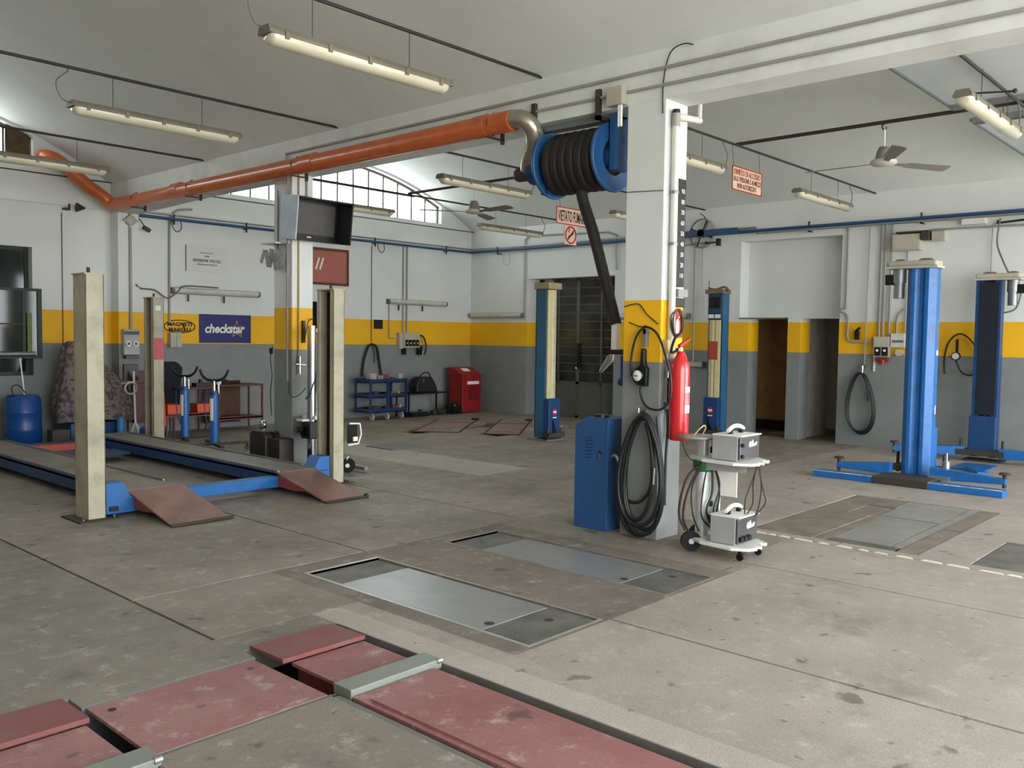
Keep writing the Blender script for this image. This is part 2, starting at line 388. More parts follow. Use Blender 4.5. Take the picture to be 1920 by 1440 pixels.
def lunette(mb, y, th, xc, a, b, w0, w1, sill, zb):   # wall above zb up to the vault, arched window cut out between w0 and w1
    n = 48; xs = sorted({a+(b-a)*i/n for i in range(n+1)}|{w0, w1})
    for i in range(len(xs)-1):
        p, q = xs[i], xs[i+1]; c = (p+q)/2; tp, tq = vault(xc, p)+.05, vault(xc, q)+.05
        if w0 < c < w1:
            mb.prism([(p, zb), (q, zb), (q, sill), (p, sill)], y, y+th)
            mb.prism([(p, tp-.09), (q, tq-.09), (q, tq), (p, tp)], y, y+th)
        else: mb.prism([(p, zb), (q, zb), (q, tq), (p, tp)], y, y+th)
    return mb
# far left wall (checkered band of grey, yellow, white)
wl = M(); wall_x(wl, -1.8, 13.95, 13.8, .3, -.05, 3.5, [(3.3, 4.80, .95, 2.80), (9.05, 9.92, 0.0, 2.22)])
wall_x(wl, -1.8, 13.95, 13.8, .3, 3.5, 3.8, [])
lunette(wl, 13.8, .3, XC[0], -1.6, 5.93, -.55, 4.84, 4.09, 3.8); lunette(wl, 13.8, .3, XC[1], 6.25, 13.8, 7.2, 12.83, 3.96, 3.8)
wl.box((5.93, 13.8, 3.8), (6.25, 14.1, 4.1))
wl.box((5.93, 13.55, 0), (6.25, 13.8, 3.47))
struct(wl.obj('wall_left', WALL))
# far right wall
wr = M(); wall_y(wr, 5.60, 7.33, 13.73, .36, -.05, 1.975, [(5.61, 6.245, -.05, 1.97), (6.46, 7.16, -.05, 1.97)])
wall_y(wr, 7.33, 14.0, 13.73, .42, -.05, 3.95, [(9.94, 12.16, -.05, 2.80)])
wall_y(wr, -3.05, 5.60, 13.73, .42, -.05, 3.95, [])
wr.box((13.73, 5.60, 3.27), (14.15, 7.33, 3.95)); wr.box((14.02, 5.60, 1.975), (14.15, 7.33, 3.27))
struct(wr.obj('wall_right', WALL))
# rooms behind the two doorways
bk = M().box((15.95, 5.3, -.05), (16.05, 8.6, 2.6)).box((14.1, 8.5, -.05), (16.05, 8.6, 2.6)).box((14.05, 5.2, -.05), (16.05, 5.3, 2.6)).box((14.1, 5.2, 2.5), (16.05, 8.6, 2.6))
bk.box((14.1, 6.30, -.05), (14.95, 6.40, 2.5))
struct(bk.obj('wall_back', mat('back_room_plaster', '#c0bbb0', .8)))
# alcove behind the metal door, rear and left walls out of view
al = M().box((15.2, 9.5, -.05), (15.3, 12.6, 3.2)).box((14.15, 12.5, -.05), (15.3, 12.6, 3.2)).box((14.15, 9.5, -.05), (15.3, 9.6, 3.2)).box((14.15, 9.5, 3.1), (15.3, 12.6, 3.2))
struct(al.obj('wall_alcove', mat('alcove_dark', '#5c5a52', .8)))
wb = M(); wall_x(wb, -1.95, 14.1, -3.1, .3, -.3, 3.8, [(-1.0, 5.5, -.3, 3.35), (6.7, 13.4, -.3, 3.35)])
lunette(wb, -3.1, .3, XC[0], -1.6, 5.93, -.55, 4.84, 3.95, 3.8); lunette(wb, -3.1, .3, XC[1], 6.25, 13.8, 7.2, 12.83, 3.95, 3.8)
wb.box((5.93, -3.1, 3.8), (6.25, -2.8, 4.1))
struct(wb.obj('wall_rear', WALL))
struct(B((-1.95, -3.1, -.05), (-1.6, 14.1, 3.9)).obj('wall_side', WALL))
struct(B((-30, -40, -.35), (40, -3.1, -.02)).obj('ground', mat('yard_concrete', '#d6d1c6', .8)))

# pillars
struct(M().box((5.93, 3.84, 0), (6.25, 4.20, 3.47)).obj('trim_4', WALL, bev=.008))
struct(M().box((5.93, 8.92, 0), (6.22, 9.30, 3.47)).obj('trim_5', WALL, bev=.008))
struct(M().box((5.93, -2.9, 0), (6.25, -2.55, 3.47)).obj('trim_6', WALL))
# ledge and rods of the left wall
struct(M().box((-1.6, 13.77, 3.445), (5.93, 13.8, 3.47)).obj('trim_7', WHITE))
struct(M().box((13.70, 7.33, 1.965), (13.74, 6.46, 1.985)).obj('trim_8', mat('lintel_edge', '#6d675c', .7)))

# arched windows
def thin_glass():
    m = bpy.data.materials.new('thin_clear_glass'); m.use_nodes = True; nt = m.node_tree; nt.nodes.clear()
    o = nt.nodes.new('ShaderNodeOutputMaterial'); a = nt.nodes.new('ShaderNodeBsdfTransparent'); b = nt.nodes.new('ShaderNodeBsdfGlossy'); x = nt.nodes.new('ShaderNodeMixShader')
    a.inputs[0].default_value = (.95, .97, .96, 1); b.inputs['Roughness'].default_value = .05; x.inputs[0].default_value = .06
    nt.links.new(a.outputs[0], x.inputs[1]); nt.links.new(b.outputs[0], x.inputs[2]); nt.links.new(x.outputs[0], o.inputs[0]); return m
THIN = thin_glass()
def arched_window(name, xc, w0, w1, sill, y, glass=True, board=None):
    fr = M(); n = 30; th = .035
    xs = [w0+(w1-w0)*i/n for i in range(n+1)]; top = lambda x: vault(xc, x)-.045
    for i in range(n):
        p, q = xs[i], xs[i+1]; fr.prism([(p, top(p)-th), (q, top(q)-th), (q, top(q)), (p, top(p))], y, y+.05)
    fr.box((w0, y, sill), (w0+th, y+.05, top(w0))); fr.box((w1-th, y, sill), (w1, y+.05, top(w1))); fr.box((w0, y, sill), (w1, y+.05, sill+.02))
    wdo = struct(fr.obj(name, mat('window_frame', '#6d6259', .6)))
    x = w1-.36; last = w1-.03; zt = 4.44 if sill < 4.05 else 4.42
    def pane(a, b):
        q = [a+(b-a)*i/4 for i in range(5)]; hi = [(v, top(v)-.01) for v in q[::-1]]
        M().prism([(a, sill), (b, sill)]+hi, y+.018, y+.022).obj('pane', THIN, wdo)
    while x > w0+.1:
        B((x-.014, y+.01, sill), (x+.014, y+.03, top(x)-.01)).obj('mullion', mat('mullion_grey', '#3e4042', .6), wdo); pane(x+.014, last); last = x-.014; x -= .37
    pane(w0+.03, last)
    B((w0+.2, y+.005, 4.44 if sill < 4.05 else 4.42), (w1-.65, y+.03, 4.462 if sill < 4.05 else 4.442)).obj('transom', mat('mullion_grey', '#3e4042', .6), wdo)
    return wdo
wn = arched_window('window_1', XC[1], 7.2, 12.83, 3.96, 13.9)
wn2 = arched_window('window_2', XC[0], -.55, 4.84, 4.09, 13.9)
B((4.49, 13.86, 4.10), (4.80, 13.89, 4.5)).obj('boarded_panel', mat('board_brown', '#4a3a22', .8, var=.3, scale=9), wn2)

# dark window at the far left with an inward hinged pane and grey bar
wd = M(); 
for a, b in (((3.3, 13.95, .95), (4.80, 14.0, 1.0)), ((3.3, 13.95, 2.75), (4.8, 14.0, 2.8)), ((4.75, 13.95, 1.0), (4.8, 14.0, 2.75)), ((3.3, 13.95, 1.0), (3.36, 14.0, 2.75)), ((4.0, 13.95, 1.0), (4.05, 14.0, 2.75))): wd.box(a, b)
w3 = struct(wd.obj('window_3', mat('dark_green_frame', '#22291f', .5)))
B((3.36, 13.97, 1.0), (4.0, 13.985, 2.75)).obj('pane', GLASSD, w3); B((4.05, 13.97, 1.0), (4.75, 13.985, 2.75)).obj('pane', GLASSD, w3)
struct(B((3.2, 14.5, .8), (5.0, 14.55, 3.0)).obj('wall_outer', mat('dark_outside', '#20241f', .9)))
t = wthing('hinged_glass_panel', 'dark glass panel in a green frame standing before the far left window', 'window panel', (4.3, 13.6, 1.2))
f = M()
for a, b in (((3.3, 13.62, 1.2), (4.86, 13.67, 1.24)), ((3.3, 13.62, 2.16), (4.86, 13.67, 2.20)), ((4.80, 13.62, 1.24), (4.86, 13.67, 2.16)), ((4.60, 13.62, 1.24), (4.63, 13.67, 2.16)), ((3.3, 13.62, 1.68), (4.6, 13.66, 1.70))): f.box(a, b)
f.obj('frame', mat('dark_green_frame', '#22291f', .5), t); B((3.3, 13.64, 1.24), (4.8, 13.65, 2.16)).obj('glass', GLASSD, t)
B((4.66, 13.61, 1.25), (4.72, 13.635, 1.85)).obj('green_strip', mat('mossy_green', '#6b7a42', .7, var=.3, scale=20), t)
M().cyl((3.4, 13.55, 1.26), (4.74, 13.55, 1.27), .035, n=14).obj('tube_rail', GREYM, t)

# metal door with many panes in the far right wall
d = M(); X = 14.0
for yy in (9.94, 10.42, 10.98, 11.02, 11.50, 11.93): d.box((X, yy, 0), (X+.045, yy+.04, 2.8))
d.box((X, 9.94, 2.76), (X+.045, 11.97, 2.80)).box((X, 9.94, 0), (X+.045, 11.97, .05)).box((X, 9.94, .68), (X+.045, 11.97, .73))
for k in range(11): d.box((X+.005, 9.94, .92+.168*k), (X+.035, 11.97, .935+.168*k))
dr = struct(d.obj('door_1', mat('door_steel_dark', '#5c5b53', .5, .2, dirt='#35332e', damt=.6)))
for y0, y1 in ((9.98, 10.42), (10.46, 10.98), (11.06, 11.50), (11.54, 11.93)):
    B((X+.012, y0, .05), (X+.028, y1, .68)).obj('kick_panel', mat('kick_panel_grey', '#55564f', .5), dr)
    for k in range(12):
        za = .73 if k == 0 else .935+.168*(k-1); zb = .92+.168*k if k < 11 else 2.76
        B((X+.016, y0, za), (X+.022, y1, zb)).obj('pane', mat('dim_pane', ('#33342f'), .12, var=.7, scale=2.2), dr)
M().cyl((X-.05, 11.0, 1.0), (X, 11.0, 1.0), .02).sphere((X-.06, 11.0, 1.0), .028).obj('door_handle', CHROME, dr)
B((X-.02, 10.95, 1.02), (X, 11.03, 1.5)).obj('lock_rod', BLACKP, dr)
struct(B((14.2, 11.97, 0), (14.25, 12.16, 2.8)).obj('trim_9', mat('jamb_grey', '#8f9089', .7)))

# brown door leaf and stored planks behind the two doorways
d2 = struct(M().box((15.2, 6.9, .02), (15.25, 8.2, 2.3)).obj('door_2', WOODB)); 
M().box((15.185, 7.0, .12), (15.2, 7.45, 2.1)).box((15.185, 7.55, .12), (15.2, 8.1, 2.1)).obj('door_panel', WOODB, d2)
B((15.0, 6.95, .0), (15.2, 8.2, .16)).obj('base_strip', mat('dark_base', '#1d140d', .7), d2)
tag(B((14.3, 6.65, .004), (14.75, 7.0, .012)).obj('floor_mat', mat('mat_grey', '#8b8a86', .8)), 'pale sheet lying on the floor inside the left doorway', 'sheet')
for k, (yy, x) in enumerate(((5.86, 14.6), (5.80, 14.66))):
    M().box((x, yy, 0), (x+.02, yy+.075, 1.28), Matrix.Rotation(math.radians(4-k), 3, 'X')@Matrix.Rotation(math.radians(-5), 3, 'Y'), (x, yy, 0)).obj('leaning_plank', mat('plank_pale', '#cfc9bd', .6))
pl = [o for o in C.objects if o.name.startswith('leaning_plank')]
for o, l in zip(pl, ('pale plank leaning in the dark right doorway, the left one', 'pale plank leaning in the dark right doorway, the right one')): tag(o, l, 'plank', 'planks in the doorway')
# ------------------------------------------------------------------ sunken equipment in the foreground floor
def plate(o, name, r, z0, z1, m, **k):
    c_ = name == 'cover_plate'; q = .004 if c_ else 0
    return M().box((r[0]+q, r[2]+q, z0), (r[1]-q, r[3]-q, z1)).obj(name, m, o, bev=0 if c_ else .003, **k)
t = wthing('sunken_lift_plate', 'large faded red steel plate between the two floor platforms', 'steel plate', (1.9, 3.5, -.03))
plate(t, 'plate', (1.515, 2.315, 3.20, 3.815), -.02, -.002, REDP)
for x in (1.585, 2.245): M().cyl((x, 3.72, -.004), (x, 3.72, -.0005), .017, n=14).obj('lifting_hole', BLACKP, t)
M().box((1.50, 3.185, -.3), (2.33, 3.198, -.004)).obj('edge_strip', GREYM, t); M().box((1.50, 3.82, -.3), (2.33, 3.832, -.001)).obj('edge_strip', GREYM, t)
def platform(label, xs, xe, yend):
    t = wthing('lift_platform', label, 'lift platform', ((xs+xe)/2, 1.5, -.05), 'red platforms sunk in the front floor')
    # sloped flap, short plate, grey cross bar, long plate
    M().prism([(3.655, .0), (3.95, .004), (3.95, .016), (3.655, .022)], xs+.01, xe-.01, 'yz').obj('flap', mat('flap_red', '#7d4644', .5, var=.1, dirt='#6c5a55', damt=.6), t)
    plate(t, 'short_plate', (xs+.05, xe-.03, 3.25, 3.64), -.018, .0, REDP)
    M().box((xs, 3.105, -.02), (xe+.03, 3.235, .028)).obj('cross_bar', GREYP, t, bev=.004)
    plate(t, 'long_plate', (xs+.0, xe-.03, yend, 3.09), -.018, .002, REDP)
    M().box((xs+.03, yend, -.02), (xs+.045, 3.0, .012)).obj('raised_lip', REDP, t)
    M().box((xs+.06, 3.25, -.3), (xe-.06, 3.6, -.02)).box((xs+.06, yend, -.3), (xe-.06, 3.05, -.02)).obj('underframe', MAROON, t)
    M().cyl((xe+.0, 3.11, .02), (xe+.03, 3.11, .02), .014).obj('bolt', GALV, t)
    return t
platform('faded red steel platform right of the large red plate, running to the front edge', 2.37, 2.89, -1.1)
platform('faded red steel platform at the bottom left corner of the floor', .93, 1.475, 1.3)
cl = M()
cl.box((2.317, -1.2, -.3), (2.347, 3.17, -.002)).box((2.925, -1.2, -.3), (2.935, 3.96, .001)).box((1.49, 1.2, -.3), (1.5, 3.2, -.001)).box((1.49, 3.16, -.3), (2.347, 3.185, -.002))
tag(cl.obj('angle_frame', mat('angle_grey', '#6f6e6a', .6, .2)), 'grey steel angle frame edging the sunken red platforms', 'frame')

def pad(label, x0, x1, y0, y1, rim):
    t = wthing('floor_pad', label, 'floor pad', ((x0+x1)/2, (y0+y1)/2, -.03), 'steel pads sunk in the middle floor')
    f = M()
    for a, b in (((x0-.028, y0-.02, -.14), (x0, y1+.028, .002)), ((x0, y1, -.14), (x1, y1+.028, .002)), ((x1, y0-.02, -.14), (x1+.012, y1+.028, .002)), ((x0, y0-.02, -.14), (x1, y0, .001))): f.box(a, b)
    f.obj('rim', rim, t)
    plate(t, 'moving_plate', (x0+.018, x1-.018, y0+.36, y1-.34), -.022, -.006, PADM)
    plate(t, 'end_plate', (x0+.018, x1-.018, y0+.01, y0+.352), -.020, -.004, PADC)
    plate(t, 'end_plate', (x0+.018, x1-.018, y1-.332, y1-.01), -.026, -.011, PADC)
    M().box((x0, y0, -.20), (x1, y1, -.16)).obj('tray', PIT, t)
    for x, y in ((x0+.4, y0+.2), (x0+.12, y0+.4)): M().lathe([(.0, -.0025), (.025, -.003), (.03, -.004)], (x, y, 0), 10).obj('grease_spot', RUST, t)
pad('grey steel floor pad with bright rim, nearer the red platforms', 3.42, 4.02, 2.98, 4.95, mat('rim_bright', '#b9b6b0', .35, .5, dirt='#6b6862', damt=.5))
pad('grey steel floor pad further back, towards the blue cabinet', 4.72, 5.28, 2.98, 4.96, mat('rim_dull', '#8d8a83', .5, .3, dirt='#59564f', damt=.6))

RUSTP = checker_plate('rusty_checker', '#968b7e', .55, .1, '#6b6258', 24, .6)
t = wthing('pit_cover', 'large mosaic of rusty and grey steel cover plates before the blue two-post lift', 'pit cover', (8.1, 2.9, -.03))
for k, r in enumerate([(6.97, 8.28, 3.02, 3.54), (8.29, 9.27, 3.25, 3.54), (8.29, 8.8, 3.02, 3.24), (8.81, 9.27, 2.98, 3.24), (6.97, 7.45, 2.92, 3.01), (7.46, 8.80, 2.92, 3.01)]): plate(t, 'cover_plate', r, -.02, -.001-.003*(k % 3), RUSTP)
for k, r in enumerate([(7.12, 7.62, 2.45, 2.91), (7.63, 8.35, 2.45, 2.91), (8.36, 8.95, 2.45, 2.97), (8.96, 9.27, 2.45, 2.97), (7.0, 9.27, 2.36, 2.44)]): plate(t, 'cover_plate', r, -.02, -.004-.004*(k % 2), mat('cover_grey', '#8d8b85', .6, .1, var=.14, dirt='#66635d', damt=.6))
for k, r in enumerate([(6.97, 7.11, 2.36, 2.91), (6.97, 8.1, 2.19, 2.35), (8.11, 9.27, 2.19, 2.35)]): plate(t, 'cover_plate', r, -.02, -.002, PADC if k == 0 else RUSTP)
M().box((6.96, 2.18, -.3), (9.28, 3.55, -.1)).obj('tray', PIT, t)
t = wthing('pit_grating', 'ribbed dark steel cover at the right edge of the floor', 'pit cover', (7.4, 1.0, -.03))
for k in range(4): plate(t, 'cover_plate', (6.97, 7.96, 1.81-.5*(k+1)+.01, 1.81-.5*k), -.02, -.003, PADC)
# small grey sheet on the pale strip, flush red plates at the back
tag(B((7.95, 9.5, .002), (8.6, 10.1, .012)).obj('steel_sheet', mat('sheet_grey', '#6f7070', .5, .2)), 'dark grey steel sheet lying at the end of the pale floor strip', 'steel sheet')
def farplate(label, cx, cy, L, W_):
    t = thing('flush_plate', label, 'floor plate', (cx, cy, 0), math.radians(37), 'flush red plates at the back')
    M().box((-L/2, -W_/2, .001), (L/2, W_/2, .008)).obj('plate', mat('far_pink', '#97837a', .6, dirt='#6a5a50', damt=.6), t)
    f = M()
    for a, b in (((-L/2-.03, -W_/2-.03, 0), (L/2+.03, -W_/2, .012)), ((-L/2-.03, W_/2, 0), (L/2+.03, W_/2+.03, .012)), ((-L/2-.03, -W_/2, 0), (-L/2, W_/2, .012)), ((L/2*.45, -W_/2, 0), (L/2*.45+.035, W_/2, .012))): f.box(a, b)
    f.obj('frame', mat('frame_maroon', '#4a2420', .6), t)
    for y in (-W_*.2, W_*.2): M().cyl((-L/2*.7, y, .008), (-L/2*.7, y, .01), .05, n=12).obj('hole_cap', BLACKP, t)
    M().box((L/2-.1, -W_/2-.05, .01), (L/2+.05, -W_/2+.08, .04)).obj('hinge', BLACKP, t)
farplate('flush reddish floor plate near the blue trolley', 10.95, 11.55, 2.3, .72)
farplate('flush reddish floor plate nearer the blue and cream lift', 11.6, 10.65, 2.5, .55)

# ------------------------------------------------------------------ four-post lift
t = wthing('four_post_lift', 'blue four-post car lift with cream posts and brown ramps at left', 'car lift', (4.4, 9.9, 0))
def post(x0, x1, y0, y1, open_side, m, lab=None):
    p = M(); h = 2.08; w_ = .012; 
    if open_side > 0: p.box((x0, y0, .012), (x0+w_, y1, h))
    else: p.box((x1-w_, y0, .012), (x1, y1, h))
    p.box((x0, y0, .012), (x1, y0+w_, h)).box((x0, y1-w_, .012), (x1, y1, h))
    xe = x1 if open_side > 0 else x0; s = -1 if open_side > 0 else 1
    p.box((min(xe, xe+s*w_), y0, .012), (max(xe, xe+s*w_), y0+.06, h)).box((min(xe, xe+s*w_), y1-.05, .012), (max(xe, xe+s*w_), y1, h))
    o = p.obj('post', m, t, bev=.004, label=lab)
    M().box((x0-.01, y0-.01, h-.005), (x1+.01, y1+.01, h+.008)).obj('top_plate', CREAM, o)
    M().cyl(((x0+x1)/2, (y0+y1)/2, h), ((x0+x1)/2, (y0+y1)/2, h+.06), .014).obj('top_stud', DARK, o)
    M().box((x0-.09, y0-.08, 0), (x1+.09, y1+.08, .014)).obj('foot_plate', RUST, o)
    xi = x0+w_+.001 if open_side > 0 else x1-w_-.016
    M().box((xi, y0+w_+.002, .02), (xi+.015, y1-w_-.002, h-.02)).box((xi+(.016 if open_side > 0 else -.05), y0+.07, .02), (xi+(.05 if open_side > 0 else -.001), y0+.14, h-.05)).obj('greasy_lining', mat('greasy_black', '#1f1c18', .6), o)
    M().cyl((x0+.02+(x1-x0)*(.5), (y0+y1)/2, .05), ((x0+x1)/2+.02, (y0+y1)/2, h-.02), .012, n=8).obj('rack_bar', RUST, o)
    for a, b in ((x0-.05, y0-.04), (x1+.05, y0-.04), (x1+.05, y1+.04)): M().cyl((a, b, .012), (a, b, .035), .012, n=6).obj('anchor_bolt', CHROME, o)
    return o
post(3.05, 3.205, 7.60, 7.85, 1, CREAM)
post(5.655, 5.80, 7.74, 8.03, -1, CREAM)
p3 = post(5.70, 5.86, 11.95, 12.22, -1, CREAM, 'cream post with a pink notice and grey grime')
M().box((5.715, 11.944, 1.22), (5.845, 11.952, 1.52)).obj('notice', mat('notice_pink', '#c65a5e', .6), p3)
M().box((5.735, 11.944, 1.90), (5.81, 11.952, 1.97)).obj('small_label', PAPER, p3)
M().prism([(3.215, .03), (3.215, .30), (3.36, .30), (3.43, .165), (3.56, .155), (3.56, .03)], 7.62, 7.80).obj('beam_end', BLUE, t, bev=.006)
M().prism([(5.645, .03), (5.645, .31), (5.52, .31), (5.44, .165), (5.32, .155), (5.32, .03)], 7.78, 7.98).obj('beam_end', BLUE, t, bev=.006)
M().box((3.24, 7.595, .06), (3.31, 7.622, .10)).obj('latch', BLACKP, t); M().box((5.56, 7.755, .06), (5.63, 7.782, .10)).obj('latch', BLACKP, t)
M().box((3.3, 7.72, .055), (5.6, 7.84, .165)).obj('cross_beam', BLUE, t, bev=.005)
M().box((3.25, 12.02, .05), (5.7, 12.14, .16)).obj('cross_beam', BLUED, t, bev=.005)
TOPG = mat('runway_top', '#8d897f', .5, .1, dirt='#4c4843', damt=.6)
for x0, x1 in ((3.42, 3.92), (4.97, 5.45)):
    r = M().box((x0, 7.72, .07), (x0+.03, 12.3, .20)).box((x1-.03, 7.72, .07), (x1, 12.3, .20)).box((x0, 7.72, .165), (x1, 12.3, .19)).obj('runway', BLUED, t, bev=.003)
    M().box((x0+.008, 7.73, .19), (x1-.008, 12.28, .203)).obj('deck', TOPG, r)
    M().box((x0-.0, 7.73, .203), (x0+.02, 12.2, .222)).box((x1-.02, 8.0, .203), (x1, 12.2, .222)).obj('guide_rail', GREYM, r)
for x0, x1 in ((3.44, 3.96), (4.965, 5.42)):
    r = M().add([(x0, 7.75, .205), (x1, 7.75, .205), (x1, 6.90, .018), (x0, 6.90, .018), (x0, 7.75, .19), (x1, 7.75, .19), (x1, 6.90, .004), (x0, 6.90, .004)],
                [(0, 1, 2, 3), (7, 6, 5, 4), (0, 3, 7, 4), (1, 5, 6, 2), (0, 4, 5, 1), (3, 2, 6, 7)]).obj('ramp', RAMPC, t)
    for x in (x0+.012, x1-.03): M().prism([(7.72, .19), (7.2, .075), (7.45, .05), (7.72, .06)], x, x+.015, 'yz').obj('cheek', mat('cheek_red', '#94402c', .5), r)
    M().cyl((x0-.01, 6.89, .015), (x1+.03, 6.89, .015), .014, n=8).obj('hinge_bar', RUST, r)
M().cyl((x1, 6.89, .018), (x1+.03, 6.89, .018), .025, n=10).obj('hinge_cap', RUST, t)
M().box((3.97, 11.45, .12), (4.75, 11.60, .20)).obj('rear_stop', mat('stop_orange', '#b24a33', .5, dirt='#5b2b22', damt=.5), t, bev=.005)
M().box((3.95, 10.9, .08), (4.9, 11.35, .11)).obj('jack_tray', BLUED, t)
M().cyl((5.0, 12.0, .06), (5.6, 12.0, .06), .02).obj('cable_guide', DARK, t)

# ------------------------------------------------------------------ two-post lifts
def blue_lift(label, loc, rz, motor_side, ax=.14, arms=((1, .85, .1), (-1, .85, .1)), column=BLUE):
    t = thing('two_post_lift', label, 'car lift', loc, rz, 'blue lift columns on the right')
    pr = [(.10, .16), (-.05, .16), (-.115, .095), (-.115, .055), (-.075, .02), (-.075, -.02), (-.115, -.055), (-.115, -.095), (-.03, -.16), (.10, -.16), (.10, -.07), (.02, -.07), (.02, .07), (.10, .07)]
    M().prism(pr, .06, 2.46, 'xy').obj('column', column, t, bev=.004)
    M().cyl((.055, 0, .1), (.055, 0, 2.4), .022, n=10).obj('screw', RUST, t)
    M().box((.095, -.10, .64), (.115, .13, 2.43)).obj('screw_guard', mat('greasy_navy', '#141a26', .5, dirt='#0c0c0e'), t)
    # cap with two domes
    s = motor_side
    cp = M().prism([(-.13, -s*.17), (.12, -s*.17), (.12, s*.36), (.06, s*.40), (-.08, s*.40), (-.13, s*.36)], 2.485, 2.55, 'xy').obj('cap', BEIGE, t, bev=.02)
    M().prism([(-.145, -s*.185), (.135, -s*.185), (.135, s*.38), (-.145, s*.38)], 2.46, 2.487, 'xy').obj('cap_flange', BEIGE, t)
    for yy, rr in ((-s*.02, .10), (s*.27, .07)): M().lathe([(0, .03), (rr*.6, .026), (rr, 0)], (0, yy, 2.55), 14).obj('dome', mat('dome_grey', '#6e675a', .5), cp)
    mo = M().cyl((0, s*.27, 2.12), (0, s*.27, 2.30), .062, n=16).cyl((0, s*.27, 2.30), (0, s*.27, 2.46), .075, n=16).obj('motor', GREYM, t)
    M().box((-.05, min(s*.33, s*.42), 2.28), (.05, max(s*.33, s*.42), 2.40)).obj('terminal_box', BLACKP, mo)
    # carriage
    M().box((.03, -.17, .10), (.16, .17, .62)).obj('carriage', column, t, bev=.012)
    M().box((.02, -.30, .085), (.24, .30, .16)).obj('arm_bracket', RUST, t, bev=.006)
    for yy in (-.26, .26): M().cyl((.14, yy, .06), (.14, yy, .30), .02, n=8).obj('arm_pin', DARK, t)
    M().box((-.16, -.24, 0), (.18, .24, .022)).obj('foot_plate', RUST, t)
    for sg, ln_, ang in arms:
        ux, uy = math.sin(ang), sg*math.cos(ang); px, py = -uy, ux; c0 = Vector((ax, sg*.22, 0))
        q = lambda d, w_: (c0.x+ux*d+px*w_, c0.y+uy*d+py*w_)
        a = M().add([q(0, -.06)+(.06,), q(ln_, -.035)+(.09,), q(ln_, .035)+(.09,), q(0, .06)+(.06,), q(0, -.06)+(.20,), q(ln_, -.035)+(.15,), q(ln_, .035)+(.15,), q(0, .06)+(.20,)], [(3, 2, 1, 0), (4, 5, 6, 7), (0, 1, 5, 4), (1, 2, 6, 5), (2, 3, 7, 6), (3, 0, 4, 7)]).obj('arm', BLUE, t, bev=.006)
        e = q(ln_-.02, 0); M().cyl((e[0], e[1], .05), (e[0], e[1], .20), .022, n=8).lathe([(0, .022), (.05, .022), (.06, .01), (.06, 0), (0, 0)], (e[0], e[1], .195), 14).obj('pad', RUST, a)
    return t
c = blue_lift('bright blue lift column standing closest on the right, with a floor beam', (10.80, 3.44, 0), 0, 1, -.18, arms=((1, .62, -.12), (-1, .78, -.05)))
M().box((-.62, -1.06, 0), (-.43, -.12, .07)).box((-.62, .12, 0), (-.43, .98, .07)).obj('floor_beam', BLUE, c, bev=.008)
M().box((-.615, -1.05, .07), (-.60, 1.0, .078)).obj('worn_edge', mat('worn_white', '#b9c1c6', .6, var=.3, scale=14, dirt='#3c6a99', damt=.8, dscale=10), c)
M().box((-.63, -.32, 0), (-.15, .28, .085)).obj('black_plate', RUST, c, bev=.006)
M().box((-.30, -.44, .07), (-.05, -.22, .11)).cyl((-.12, -.36, .11), (-.12, -.36, .27), .035, n=12).cyl((-.12, -.36, .27), (-.12, -.36, .36), .012, n=8).obj('arm_lock', GALV, c)
M().box((.03, -.168, .78), (.05, -.163, .88)).obj('white_label', PAPER, c); M().box((.02, -.168, 1.46), (.06, -.162, 1.52)).obj('white_label', PAPER, c)
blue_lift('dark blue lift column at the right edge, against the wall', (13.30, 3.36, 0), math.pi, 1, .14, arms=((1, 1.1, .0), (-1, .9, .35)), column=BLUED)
tag(M().box((12.1, 3.05, .004), (12.75, 3.45, .02)).box((11.5, 3.0, .01), (12.1, 3.12, .07), Matrix.Rotation(.5, 3, 'Z')).obj('support_arm', BLUE), 'loose light blue arm piece lying on the floor between the two blue columns', 'lift arm')
CABLEP = [(13.5, 3.33, 3.32), (13.5, 3.36, 3.0), (13.35, 3.25, 2.75), (13.3, 3.1, 2.45), (13.3, 3.0, 2.3), (13.3, 3.05, 2.08), (13.3, 3.2, 2.02)]
tag(M().tube(CABLEP, .012, 6).obj('power_cable', mat('cable_grey', '#6f6c64', .5)), 'grey cable dropping from the wall bracket to the right column motor', 'cable')

